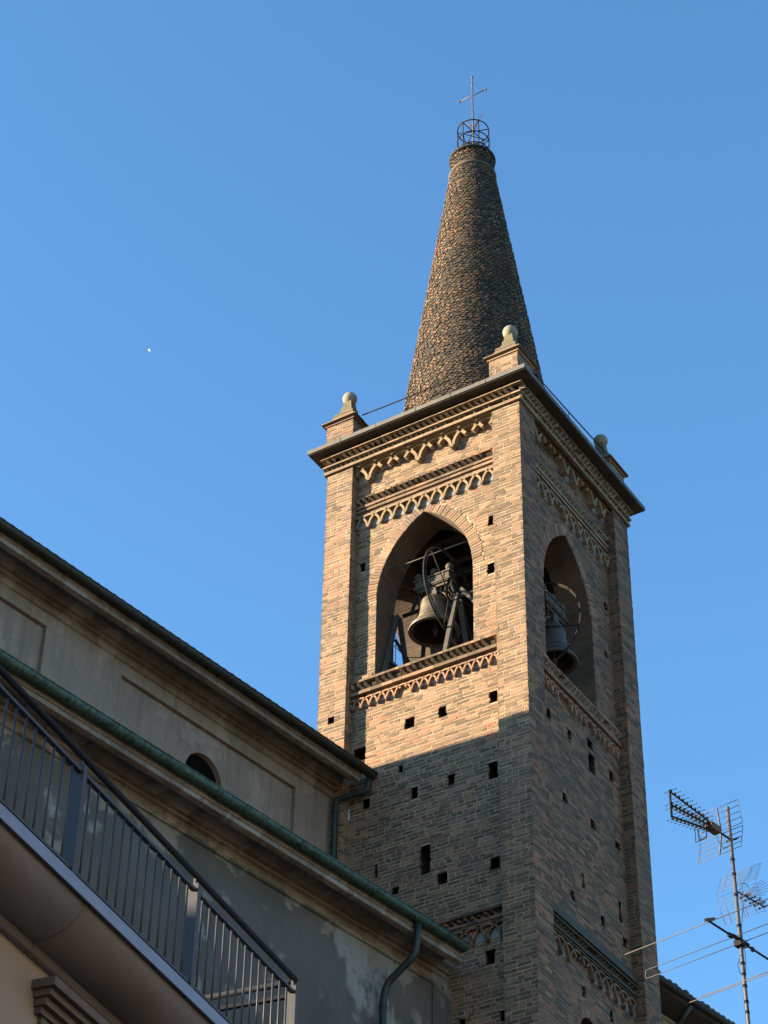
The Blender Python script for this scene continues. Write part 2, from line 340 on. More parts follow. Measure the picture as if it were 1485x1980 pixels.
# openings per face: (centre, half width, rise, spring, bottom)
ARCH = {'A': (2.44, 1.2, 1.96, 30.15, 28.12), 'B': (2.39, 1.10, 1.88, 30.06, 27.90), 'C': (2.5, 1.2, 1.74, 30.33, 28.12), 'D': (3.1, .98, 1.7, 30.1, 28.1)}
HOLES = {'A': [(1.99, 2.23, 26.57, 26.83), (2.80, 2.98, 26.57, 26.80), (3.98, 4.17, 26.54, 26.79), (1.84, 1.97, 25.56, 25.74), (2.14, 2.31, 24.86, 25.11), (3.0, 3.16, 24.87, 25.12), (3.93, 4.13, 24.76, 25.1),
               (1.0, 1.19, 24.95, 25.2), (2.37, 2.61, 23.09, 23.71), (3.92, 4.14, 22.75, 22.98), (1.33, 1.39, 23.3, 23.62), (2.77, 2.97, 22.74, 23.0), (1.74, 1.89, 22.83, 23.0), (3.79, 4.0, 20.8, 21.05), (4.08, 4.21, 19.6, 19.8), (3.21, 3.35, 19.7, 19.86),
               (4.03, 4.16, 31.04, 31.27), (.80, .93, 31.07, 31.29), (3.98, 4.16, 29.74, 29.98), (.86, 1.1, 27.7, 27.98), (.75, 1.05, 26.2, 26.5)],
         'B': [(2.10, 2.25, 26.5, 26.7), (2.95, 3.2, 26.78, 26.98), (2.98, 3.27, 26.2, 26.66), (3.9, 4.11, 26.5, 26.74), (1.74, 1.93, 24.82, 25.05), (2.92, 3.12, 24.82, 25.03), (4.02, 4.24, 24.88, 25.08), (2.42, 2.52, 23.2, 23.55), (1.92, 2.08, 22.68, 22.9),
               (3.17, 3.33, 22.72, 22.94), (3.98, 4.1, 23.2, 23.65), (4.08, 4.28, 22.7, 22.92), (2.19, 2.35, 20.78, 21.0), (3.32, 3.46, 20.75, 21.0), (4.16, 4.32, 31.1, 31.31), (4.02, 4.17, 29.7, 29.9), (1.19, 1.38, 26.5, 26.7)], 'C': [], 'D': []}
HP = {'A': [(.26, .42, 27.12, 27.32)], 'B': [], 'C': [], 'D': []}
LOWWIN = {'B': (2.42, .36, 20.05)}
DZB = {'A': 0, 'B': -.25, 'C': 0, 'D': 0}
def make_face(F):
    t = F.tag; uc, hw, rise, sp, bot = ARCH[t]; zlow = 17.28 if t in 'AB' else 25.6
    mb, mo, vo, jb = MB(), MB(), MB(), MB()
    lw = LOWWIN.get(t)
    def ex(ring):
        def f(z, iv):
            if bot < z < sp+rise+.3:
                h = arch_half(z, hw, rise, sp)
                if ring and z > sp: h = max(arch_half(z, hw+ring, rise+ring*1.12, sp), h)
                if h > 0: iv = cut(iv, uc-h, uc+h)
            for a, b, c, d in HOLES[t]:
                hh = math.sin(a*91.7+int(z/RH)*12.99)*43758.5; hh -= math.floor(hh); h2 = math.sin(b*57.3+int(z/RH)*78.2)*24634.6; h2 -= math.floor(h2)
                if c-.03*hh < z < d+.03*h2: iv = cut(iv, a-.035*hh*hh+.01, b+.03*h2*h2-.01)
            if lw and z < lw[2]+lw[1]+.3:
                rr_ = lw[1]+ring*.5; h = rr_ if z < lw[2] else (sqrt(max(0, rr_*rr_-(z-lw[2])**2)))
                if h > 0 and z > 18.6: iv = cut(iv, lw[0]-h, lw[0]+h)
            return iv
        return f
    def hp(z, iv):
        for a, b, c, d in HP[t]:
            if c < z < d: iv = cut(iv, a, b)
        return iv
    red = lambda c, u, z: (min(1, c[0]*.6+.46), c[1], c[2]) if 27.0 < z < 33.4 and random.random() < .35+.5*(30.5 < z < 32.5) else c
    olive = lambda c, u, z: (c[0]*.72+.05, c[1]*.85+.1, c[2])
    L = F.L
    bricks(mb, mo, F, 0, PW, zlow, 34.0, 0, hp, hp, bias=red if t == 'A' else None)
    bricks(mb, mo, F, L-PW, L, zlow, 34.0, 0, bias=olive if t == 'A' else None)
    bricks(mb, mo, F, PW, L-PW, zlow, 34.0, -DR, ex(.27), ex(0))
    # returns of the pilasters
    G1 = Face(F.p(PW, -DR, 0), F.N, F.U, DR, t); bricks(mb, mo, G1, 0, DR, zlow, 34.0, 0)
    G2 = Face(F.p(L-PW, -DR, 0), F.N, -F.U, DR, t); bricks(mb, mo, G2, 0, DR, zlow, 34.0, 0)
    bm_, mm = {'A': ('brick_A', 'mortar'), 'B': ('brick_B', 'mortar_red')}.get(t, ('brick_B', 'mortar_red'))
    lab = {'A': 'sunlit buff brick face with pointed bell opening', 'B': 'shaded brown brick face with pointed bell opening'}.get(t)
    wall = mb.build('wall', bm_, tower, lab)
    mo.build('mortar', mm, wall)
    # voussoirs
    e = (rise*rise-hw*hw)/(2*hw); r = hw+e; am = math.acos(e/r); n = 34
    for sgn in (-1, 1):
        for k in range(n):
            a = am*(k+.5)/n; da = am/n*.40; ln = .25*U(.85, 1.1)
            if k >= n-1: ln = .2
            P = []
            dj = U(.0, .014)
            for dep in (-DR-.05, -DR+.004+dj):
                for (aa, q) in ((a-da, r), (a+da, r), (a+da, r+ln), (a-da, r+ln)):
                    uq = q*cos(aa)-e
                    if uq < -.0: uq = 0
                    P.append(F.p(uc+sgn*uq+U(-.002, .002), dep, sp+q*sin(aa)))
            vo.mesh(P, [(4, 5, 6, 7), (0, 1, 5, 4), (1, 2, 6, 5), (2, 3, 7, 6), (3, 0, 4, 7)])
    vo.build('arch_ring', 'brick_red' if t != 'A' else 'arch_brick', tower, 'pointed arch ring of thin upright bricks')
    # jambs and soffit of the opening, thickness .72
    def prof():
        pts = [(uc-hw, bot), (uc-hw, sp)]
        for k in range(1, 17): a = am*k/16; pts.append((uc-(r*cos(a)-e), sp+r*sin(a)))
        for k in range(15, -1, -1): a = am*k/16; pts.append((uc+(r*cos(a)-e), sp+r*sin(a)))
        return pts + [(uc+hw, bot)]
    pp = prof(); acc = 0
    TH = .72
    for (a, b) in zip(pp, pp[1:]+pp[:1]):
        l = sqrt((a[0]-b[0])**2+(a[1]-b[1])**2)
        jb.face([F.p(a[0], -DR-.01, a[1]), F.p(b[0], -DR-.01, b[1]), F.p(b[0], -DR-TH, b[1]), F.p(a[0], -DR-TH, a[1])], uv=[(0, acc), (0, acc+l), (TH, acc+l), (TH, acc)])
        acc += l
    # inner face, strips
    zz = 27.6
    while zz < 33.0:
        iv = [(.97, L-.97)]
        h = arch_half(zz+.02, hw, rise, sp) if bot < zz+.02 < sp+rise else 0
        if h > 0: iv = cut(iv, uc-h, uc+h)
        for a, b in iv:
            jb.face([F.p(a, -DR-TH, zz), F.p(b, -DR-TH, zz), F.p(b, -DR-TH, zz+.04), F.p(a, -DR-TH, zz+.04)], uv=[(a, zz), (b, zz), (b, zz+.04), (a, zz+.04)])
        zz += .04
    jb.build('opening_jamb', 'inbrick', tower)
    # putlog holes, dark pockets
    for lst, dd in ((HOLES[t], -DR), (HP[t], 0)):
        for a, b, c, d in lst:
            hb = MB(); a, b, c, d = a-.07, b+.07, c-.07, d+.07
            for q in ([(a, c), (b, c)], [(b, c), (b, d)], [(b, d), (a, d)], [(a, d), (a, c)]):
                hb.face([F.p(q[0][0], dd-.055, q[0][1]), F.p(q[1][0], dd-.055, q[1][1]), F.p(q[1][0], dd-.45, q[1][1]), F.p(q[0][0], dd-.45, q[0][1])])
            hb.face([F.p(a, dd-.45, c), F.p(b, dd-.45, c), F.p(b, dd-.45, d), F.p(a, dd-.45, d)])
            hb.build('putlog_hole', 'soffit', tower)
    if lw:
        lb, lv = MB(), MB(); c_, r_, z_ = lw
        pts = [(c_-r_, 18.6), (c_-r_, z_)]+[(c_-r_*cos(pi*k/12), z_+r_*sin(pi*k/12)) for k in range(1, 12)]+[(c_+r_, z_), (c_+r_, 18.6)]
        for a, b in zip(pts, pts[1:]+pts[:1]): lb.face([F.p(a[0], -DR-.01, a[1]), F.p(b[0], -DR-.01, b[1]), F.p(b[0], -DR-.5, b[1]), F.p(a[0], -DR-.5, a[1])])
        lb.face([F.p(a, -DR-.5, z) for a, z in pts])
        for k in range(15):
            a = pi*(k+.5)/15; P = []
            for dep in (-DR-.05, -DR+U(0, .012)):
                for aa, q in ((a-.09, r_), (a+.09, r_), (a+.09, r_+.13), (a-.09, r_+.13)): P.append(F.p(c_-q*cos(aa), dep, z_+q*sin(aa)))
            lv.mesh(P, [(4, 5, 6, 7), (0, 1, 5, 4), (1, 2, 6, 5), (2, 3, 7, 6), (3, 0, 4, 7)])
        wn = lb.build('window', 'soffit', tower, 'small round-headed dark window low in the shaded face'); lv.build('arch_ring', 'brick_red', wn)
    # ---------------- decorative bands
    sh = .10 if t == 'B' else 0
    co = MB()
    def strip(mb_, u0, u1, z0, z1, d0, d1, step=.27):
        u = u0
        while u < u1-.001:
            v = min(u+step*U(.8, 1.1), u1)
            if u1-v < .06: v = u1
            P = [F.p(q, dep + (U(-.003, .004) if dep == d1 else 0), zq+U(-.003, .003)) for dep in (d0, d1) for q, zq in ((u, z0), (v-.006, z0), (v-.006, z1), (u, z1))]
            mb_.mesh(P, [(4, 5, 6, 7), (0, 1, 5, 4), (1, 2, 6, 5), (2, 3, 7, 6), (3, 0, 4, 7)]); u = v
    def teeth(mb_, u0, u1, z0, z1, d0, d1, s=.146, off=0., fill=.8, miss=.07):
        cc = mb_.cur; mb_.cur = 2; mb_.face([F.p(u0, d0+.004, z0), F.p(u1, d0+.004, z0), F.p(u1, d0+.004, z1), F.p(u0, d0+.004, z1)]); mb_.cur = 1  # dark backing sheet carries the shade and soot of the gaps
        u = u0+off
        while u+s*fill < u1+.001:
            if R() > miss:
                h = s*fill/2; j = U(-.025, .012)
                P = [F.p(q, dep, zq) for zq in (z0+.004, z1-.004) for q, dep in ((u, d0), (u+h, d1+j), (u+2*h, d0))]
                mb_.mesh(P, [(0, 1, 4, 3), (1, 2, 5, 4), (3, 4, 5), (0, 2, 1)])
            u += s
        mb_.cur = cc
    # cornice under the slab, runs round the corners
    co.face([F.p(-.0, .004, 33.98), F.p(L, .004, 33.98), F.p(L, .004, 34.52), F.p(0, .004, 34.52)], (.1, .2, 0))
    strip(co, -.03, L+.03, 34.435, 34.52, -.02, .03)
    strip(co, -.12, L+.12, 34.41, 34.433, -.02, .125)
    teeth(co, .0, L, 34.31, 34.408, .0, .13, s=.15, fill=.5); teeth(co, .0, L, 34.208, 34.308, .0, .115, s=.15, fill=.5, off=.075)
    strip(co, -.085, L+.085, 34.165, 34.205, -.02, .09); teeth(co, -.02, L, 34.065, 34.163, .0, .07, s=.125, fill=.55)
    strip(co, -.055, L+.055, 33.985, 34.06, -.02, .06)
    co.build('cornice', ['moulded', 'tooth', 'soot_shade'], tower, 'toothed brick cornice below the roof edge')
    # rows of interlaced blind arches on a plaster ground
    def arcs(name, mat, z0, s, u0, u1, ph, rel=.055, wd=.042, missing=(), plaster=True, lab=None, foot=True, n=12, skipc=()):
        ar = MB(); pl = MB(); k = int((u0-ph)/s)-1
        zt = z0+s
        while ph+k*s < u1+s:
            c = ph+k*s
            if k in skipc: k += 1; continue
            seg = []
            for q in range(n+1):
                a = pi*q/n; seg.append((c-s*cos(a), z0+s*sin(a)*1.02, c-(s-wd)*cos(a), z0+(s-wd)*sin(a)*1.02))
            for A_, B_ in zip(seg, seg[1:]):
                um = (A_[0]+B_[0])/2; zm = (A_[1]+B_[1])/2
                if um < u0+.002 or um > u1-.002: continue
                fi = int(round((um-ph)/s - 0)) if True else 0
                if zm < z0+s*.55 and any(abs(um-(ph+mf*s)) < s*.5 for mf in missing): continue
                cl = lambda v: min(max(v, u0), u1)
                P = [F.p(cl(q), dep, zq) for dep in (-DR-.01, -DR+rel) for q, zq in ((A_[0], A_[1]), (B_[0], B_[1]), (B_[2], B_[3]), (A_[2], A_[3]))]
                ar.mesh(P, [(4, 5, 6, 7), (0, 1, 5, 4), (1, 2, 6, 5), (2, 3, 7, 6), (3, 0, 4, 7)], (U(.2, .9), U(.3, .8), 0))
            if foot and k not in missing and u0+.02 < c < u1-.02:
                h = wd*.75
                P = [F.p(c+q, dep, zq) for dep in (-DR-.01, -DR+rel+.004) for q, zq in ((-h, z0+.03), (-h*.5, z0-.05), (h*.5, z0-.05), (h, z0+.03))]
                ar.mesh(P, [(4, 5, 6, 7), (0, 1, 5, 4), (1, 2, 6, 5), (2, 3, 7, 6), (3, 0, 4, 7)])
            k += 1
        fr = ar.build(name, mat, tower, lab)
        if plaster:
            for kk in range(int((u0-ph)/s)-1, int((u1-ph)/s)+2):
                a, b = ph+kk*s, ph+(kk+1)*s
                if b < u0+.01 or a > u1-.01: continue
                top = [(a, z0)]+[(a+(b-a)*q/8, z0+sqrt(max(0, s*s-(max(b-(a+(b-a)*q/8), (a+(b-a)*q/8)-a))**2))) for q in range(1, 8)]+[(b, z0)]
                if kk in missing or kk+1 in missing: continue
                pl.face([F.p(min(max(q, u0), u1), -DR+.008, zq) for q, zq in top])
            if pl.f: pl.build('blind_panel', 'plaster', fr)
    a0, a1 = PW+.01, L-PW-.01
    if t in 'AB':
        bigm = (2, 3, 5, 7, 8) if t == 'A' else (2, 3, 6)
        pt_ = MB(); s_a = .437; ph_ = .69-.08; q = a0
        while q < a1-.001:
            q2 = min(q+.05, a1); zz_ = []
            for v in (q, q2):
                x_ = ((v-ph_)/s_a) % 1; x_ = min(x_, 1-x_)*s_a; zz_.append(33.55+sh+sqrt(s_a*s_a-x_*x_)*1.02-.01)
            pt_.mesh([F.p(q, -.03, zz_[0]), F.p(q2, -.03, zz_[1]), F.p(q2, -.03, 34.06), F.p(q, -.03, 34.06), F.p(q, -DR, zz_[0]), F.p(q2, -DR, zz_[1])], [(0, 1, 2, 3), (0, 4, 5, 1)], (.5, .5, .5)); q = q2
        pt_.build('frieze_wall', 'moulded', tower)
        arcs('blind_arcade', 'moulded', 33.55+sh, .437, a0, a1, .69-.08, .15, .066, bigm, lab='large interlaced blind arches partly broken away')
        mid = MB()
        z = 33.09+sh
        strip(mid, a0, a1, z, z+.05, -DR-.01, -DR+.065)
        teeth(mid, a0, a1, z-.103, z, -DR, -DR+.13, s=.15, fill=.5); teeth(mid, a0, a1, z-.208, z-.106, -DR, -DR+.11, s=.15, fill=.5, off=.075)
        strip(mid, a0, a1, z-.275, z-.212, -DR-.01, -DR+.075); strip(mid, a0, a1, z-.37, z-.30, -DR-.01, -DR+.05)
        mid.build('dogtooth_frieze', ['brick_A' if t == 'A' else 'moulded', 'tooth', 'soot_shade'], tower, 'toothed brick band above the bell opening')
        arcs('blind_arcade', 'moulded', 32.25+sh*.8, .323, a0, a1, .69+.34, .09, .05, (3,) if t == 'B' else (), lab='row of small interlaced blind arches above the opening')
        dz = DZB[t]; sl = MB(); z = 28.06+dz
        strip(sl, a0, a1, z, z+.055, -DR-.01, -DR+.10, .13)
        strip(sl, a0, uc-hw-.02, z+.055, z+.16, -DR-.01, -DR+.06, .2); strip(sl, uc+hw+.02, a1, z+.055, z+.15, -DR-.01, -DR+.05, .2)
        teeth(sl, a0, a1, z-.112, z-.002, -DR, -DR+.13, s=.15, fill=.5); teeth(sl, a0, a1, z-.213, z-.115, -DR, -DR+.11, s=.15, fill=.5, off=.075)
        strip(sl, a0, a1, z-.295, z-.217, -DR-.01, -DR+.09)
        sl.build('sill_band', ['brick_red' if t == 'B' else 'brick_A', 'tooth', 'soot_shade'], tower, 'toothed brick sill band below the bell opening')
        arcs('blind_arcade', 'terracotta', 27.46+dz, .205, a0, a1, .69+.06, .08, .036, (6,) if t == 'A' else (5, 6, 11), lab='row of small orange terracotta blind arches below the sill', n=10)
        lo2 = MB(); z = 21.86+(.0 if t == 'A' else .04)
        strip(lo2, a0, a1, z-.01, z+.04, -DR-.01, -DR+.10)
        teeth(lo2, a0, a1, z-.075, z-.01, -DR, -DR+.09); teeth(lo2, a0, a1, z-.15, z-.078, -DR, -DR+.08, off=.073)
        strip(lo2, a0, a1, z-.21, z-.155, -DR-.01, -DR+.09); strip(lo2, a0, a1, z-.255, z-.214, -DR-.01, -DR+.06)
        lo2.build('dogtooth_frieze', ['brick_B', 'brick_B', 'soot_shade'] if t == 'A' else ['mossy_dark', 'mossy_dark', 'soot_shade'], tower, 'toothed brick band low on the tower')
        if t == 'B':
            ws = MB(); ws.box(F.p(a0, -DR-.02, z+.04), F.U*(a1-a0), F.N*.13, (0, 0, .005))
            P = [F.p(q, d_, z_) for q in (a0, a1) for d_, z_ in ((-DR-.02, z+.04), (-DR+.14, z+.04), (-DR+.13, z+.06), (-DR-.02, z+.46))]
            ws.mesh(P, [(0, 1, 2, 3), (7, 6, 5, 4), (1, 5, 6, 2), (2, 6, 7, 3)]); ws.build('weathering', 'mossy_dark', tower, 'sloping mossy brick ledge low on the shaded face')
        arcs('blind_arcade', 'brick_B', 21.27, .32, a0, a1, .69+.30, .08, .04, (3, 4) if t == 'B' else (2,), lab='row of blind arches low on the tower')
for F in (FA, FB, FC, FD): make_face(F)
# lower shaft and hidden core
lo3 = MB()
for F in (FA, FB, FC, FD):
    zt = 17.28 if F.tag in 'AB' else 25.6
    lo3.face([F.p(0, 0, 0), F.p(F.L, 0, 0), F.p(F.L, 0, zt), F.p(0, 0, zt)], uv=[(0, 0), (F.L, 0), (F.L, zt), (0, zt)])
lo3.build('lower_shaft', 'lowbrick', tower)
fl = MB(); fl.aabox(-W+.3, -.3, .3, LY-.3, 27.6, 27.98); fl.build('belfry_floor', 'wood', tower)
fl = MB(); fl.aabox(-W+.3, -.3, .3, LY-.3, 32.7, 32.95)
for k in range(6): fl.aabox(-W+.95, -.95, 1.2+k*.55, 1.36+k*.55, 32.5, 32.699)
fl.build('belfry_ceiling', 'wood', tower)
# floor of the recess at the openings
for F in (FA, FB, FC, FD):
    uc, hw, rise, sp, bot = ARCH[F.tag]
    q = MB(); q.box(F.p(uc-hw, -DR-.72, bot-.08), F.U*2*hw, F.N*.72, (0, 0, .085)); q.build('opening_sill', 'slab', tower)
# slab
sb = MB(); o_ = .342
sb.aabox(-W-o_, o_, -o_, LY+o_, ZS+.02, ZS+.13); sl = sb.build('roof_slab', 'slab', tower, 'dark grey flashed roof edge')
sb = MB(); sb.aabox(-W-o_+.03, o_-.03, -o_+.03, LY+o_-.03, ZS, ZS+.02); sb.build('soffit', 'soffit', sl)
for F in (FA, FB):
    for u in (.55, 1.5, 2.55, 3.45, 4.35):
        jn = MB(); jn.box(F.p(u, o_-.0, ZS+.022), F.U*.012, F.N*.006, (0, 0, .112)); jn.build('joint', 'greysteel', sl)

# ---- spire
sp_c = (-2.53, 2.55)
def srad(z): return .575+(45.0-z)*.1372
core, bk, rg = MB(), MB(), MB()
z0 = ZS+.13; core.lathe([(srad(z0), z0)]+[(srad(z)-.0, z) for z in (38, 42, 45.0)]+[(.555, 45.05), (.535, 45.62), (.0, 45.64)], (sp_c[0], sp_c[1], 0), 72)
spire = core.build('spire', 'spire_core', tower, 'tall brown conical spire of projecting brick ends')
z = z0+.03; k = 0
def rb(z, r, n, k, wd=.082, h=.05, out=.028):
    for i in range(n):
        a = 2*pi*(i+(.5 if k % 2 else 0)+U(-.16, .16))/n
        if R() < .03: continue
        ca, sa = cos(a), sin(a); T = Vector((-sa, ca, 0)); Nn = Vector((ca, sa, 0)); c = Vector((sp_c[0], sp_c[1], z))+Nn*(r-.03)
        o2 = out*U(.35, 1.2)+.03; w2 = wd*U(.75, 1.2)/2; h2 = h*U(.75, 1.2)/2; z_ = U(-.012, .012)
        P = [c+T*x+Vector((0, 0, y+z_))+Nn*d for d, sc in ((0, 1), (o2, .82)) for x, y in ((-w2*sc, -h2*sc), (w2*sc, -h2*sc), (w2*sc, h2*sc), (-w2*sc, h2*sc))]
        bk.mesh(P, [(4, 5, 6, 7), (0, 1, 5, 4), (1, 2, 6, 5), (2, 3, 7, 6), (3, 0, 4, 7)])
while z < 44.9:
    r = srad(z); rb(z, r, max(20, int(2*pi*r/.125)), k); z += .068; k += 1
z = 45.12
while z < 45.56: rb(z, .55, 27, k); z += .068; k += 1
bk.build('brickwork', 'spire', spire)
rg.lathe([(.58, 44.95), (.615, 44.96), (.63, 45.0), (.615, 45.03), (.55, 45.05)], (sp_c[0], sp_c[1], 0), 48); rg.build('collar', 'spire_ring', spire)
rg = MB(); rg.lathe([(.54, 45.57), (.61, 45.58), (.62, 45.63), (.60, 45.66), (0, 45.70)], (sp_c[0], sp_c[1], 0), 48); rg.build('cap', 'spire_core', spire)
# ---- iron cage and cross
cg = MB(); cx, cy = -2.49, 2.55
for zz in (45.92, 46.35, 46.80): cg.ring((cx, cy, zz), .42, .017, n=36)
for k in range(6):
    a = .35+pi*k/3; cg.tube([(cx+.42*cos(a), cy+.42*sin(a), 45.6), (cx+.42*cos(a), cy+.42*sin(a), 46.80)], .015, 5)
for k in range(3):
    a = .35+pi*k/3; cg.tube([(cx+.42*cos(a), cy+.42*sin(a), 46.80), (cx-.42*cos(a), cy-.42*sin(a), 46.80)], .014, 5)
for k in (0, 2, 4):
    a, b = .35+pi*k/3, .35+pi*(k+1)/3; cg.tube([(cx+.42*cos(a), cy+.42*sin(a), 46.35), (cx+.42*cos(b+1.05), cy+.42*sin(b+1.05), 46.35)], .012, 5)
cg.build('iron_cage', 'iron', spire, 'round iron cage on top of the spire')
cr = MB(); cr.tube([(cx, cy, 45.6), (cx, cy, 49.0)], .026, 8, .017); cr.tube([(cx-.41, cy, 48.27), (cx+.41, cy, 48.27)], .015, 6)
for s_ in (-1, 1):
    cr.lathe([(0, -.035), (.03, -.02), (.035, 0), (.03, .02), (0, .035)], (cx+s_*.41, cy, 48.27), 8); cr.ring((cx+s_*.33, cy, 48.27), .035, .008, Vector((0, 1, 0)), 12, 4)
    for b_ in (.12, .26):
        cr.tube([(cx+s_*.02, cy, 46.9+b_*.4), (cx+s_*(.12+b_*.4), cy+.03, 47.08+b_), (cx+s_*(.26+b_*.3), cy+.03, 47.2+b_*.9), (cx+s_*(.31+b_*.3), cy, 47.12+b_)], .007, 4)
for zz in (47.3, 48.7): cr.lathe([(.02, -.03), (.034, 0), (.02, .03)], (cx, cy, zz), 8)
cr = cr.build('cross', 'rust', spire, 'thin rusty iron cross on a long staff')
tipm = MB(); tipm.lathe([(0, -.05), (.03, -.02), (.035, .01), (.012, .05), (0, .12)], (cx, cy, 49.02), 8); tipm.build('finial', 'alu', cr)
# ---- pinnacles
def pinnacle(x0, y0, near):
    p = MB(); mo = MB(); s = .73; zb, zt = ZS+.13, 35.50
    loc = (x0+s/2, y0+s/2, zb)
    pr = thing_part('pinnacle', loc, tower, {0: 'near corner pier with stone ball', 1: 'left front corner pier with stone ball', 2: 'rear right corner pier with stone ball, mostly behind the roof edge', 3: 'rear left corner pier with stone ball'}[near])
    for F in (Face((x0, y0, 0), (1, 0, 0), (0, -1, 0), s, 'x'), Face((x0+s, y0, 0), (0, 1, 0), (1, 0, 0), s, 'x'), Face((x0+s, y0+s, 0), (-1, 0, 0), (0, 1, 0), s, 'x'), Face((x0, y0+s, 0), (0, -1, 0), (-1, 0, 0), s, 'x')):
        bricks(p, mo, F, 0, s, zb, zt, 0, dz=(zb-round(zb/RH)*RH))
    p.build('pier', 'brick_A', pr); mo.build('mortar', 'mortar', pr)
    c = MB(); cxp, cyp = x0+s/2, y0+s/2
    def sq(h1, z1, h2, z2, col=None, mb=c):
        P = [(cxp+a*h, cyp+b*h, z) for h, z in ((h1, z1), (h2, z2)) for a, b in ((-1, -1), (1, -1), (1, 1), (-1, 1))]
        mb.mesh(P, [(3, 2, 1, 0), (4, 5, 6, 7), (0, 1, 5, 4), (1, 2, 6, 5), (2, 3, 7, 6), (3, 0, 4, 7)], col)
    h = s/2; c2 = MB()
    sq(h+.03, zt-.03, h+.03, zt+.03, mb=c2); c2.build('string_course', 'brick_red', pr)
    sq(h+.10, zt+.03, h+.09, zt+.07); sq(h+.01, zt+.07, h-.11, zt+.34)
    cp = c.build('cap', 'tilecap', pr)
    st = MB(); sq(h-.10, zt+.34, h-.11, zt+.41, mb=st); sq(h-.15, zt+.41, h-.20, zt+.53, mb=st); sq(.155, zt+.53, .14, zt+.67, mb=st); sq(.12, zt+.67, .10, zt+.86, mb=st)
    st.build('neck', 'mossy', pr)
    b = MB(); zc = zt+1.0; b.lathe([(max(.0, .175*sin(pi*k/14)), -.175*cos(pi*k/14)) for k in range(15)], (cxp, cyp, zc), 24); b.build('ball', 'stone', pr)
    return pr
def thing_part(name, loc, parent, label=None):
    o = bpy.data.objects.new(name, None); COL.objects.link(o); o.parent = parent; o.location = Vector(loc)-WORLD0[parent.name]; WORLD0[o.name] = Vector(loc)
    if label: o['label'] = label
    return o
pinnacle(-.73, 0, 0); pinnacle(-W-.06, 0, 1); pinnacle(-.73, LY-.73, 2); pinnacle(-W-.06, LY-.73, 3)
# ---- cables
cb = MB()
def sag(a, b, s=.05, n=10):
    a, b = Vector(a), Vector(b); return [a+(b-a)*k/n-Vector((0, 0, s*4*(k/n)*(1-k/n))) for k in range(n+1)]
cb.tube(sag((-4.36, .4, 35.87), (-.70, .4, 35.88), .03), .016, 5)
cb.tube(sag((-.1, .75, 35.58), (-.1, 4.4, 35.80), .02), .016, 5); cb.tube([(-.16, 2.5, ZS+.13), (-.1, 2.6, 35.66)], .01, 4)
aa = -.55
cb.tube([(cx+(srad(z)+.05)*cos(aa+.25), cy+(srad(z)+.05)*sin(aa+.25), z) for z in [z0+k*1.0 for k in range(11)]]+[(cx+.66*cos(aa+.25), cy+.66*sin(aa+.25), 45.1), (cx+.62*cos(aa), cy+.62*sin(aa), 45.7)], .008, 4)
cb.build('lightning_cable', 'iron', tower, 'thin dark lightning cable along the roof')
# tie rod and steel beam at the spring of the opening
tr = MB(); tr.tube([(-3.76, .5, 31.07), (-1.36, .5, 31.07)], .013, 6); tr.build('tie_rod', 'greysteel', tower)
tr = MB(); tr.tube([(-3.95, 2.4, 32.42), (-1.0, 2.4, 32.30)], .085, 12); tr.build('steel_beam', 'galv', tower)
# grille on the far left opening
gr = MB(); F = FD; uc, hw, rise, sp, bot = ARCH['D']
for k in range(5): gr.tube([F.p(uc-.9+k*.45, -DR-.1, bot), F.p(uc-.9+k*.45, -DR-.1, sp+.8)], .012, 4)
for k in range(6): gr.tube([F.p(uc-hw, -DR-.1, bot+.25+k*.45), F.p(uc+hw, -DR-.1, bot+.25+k*.45)], .012, 4)
gr.build('window_grille', 'iron', tower)

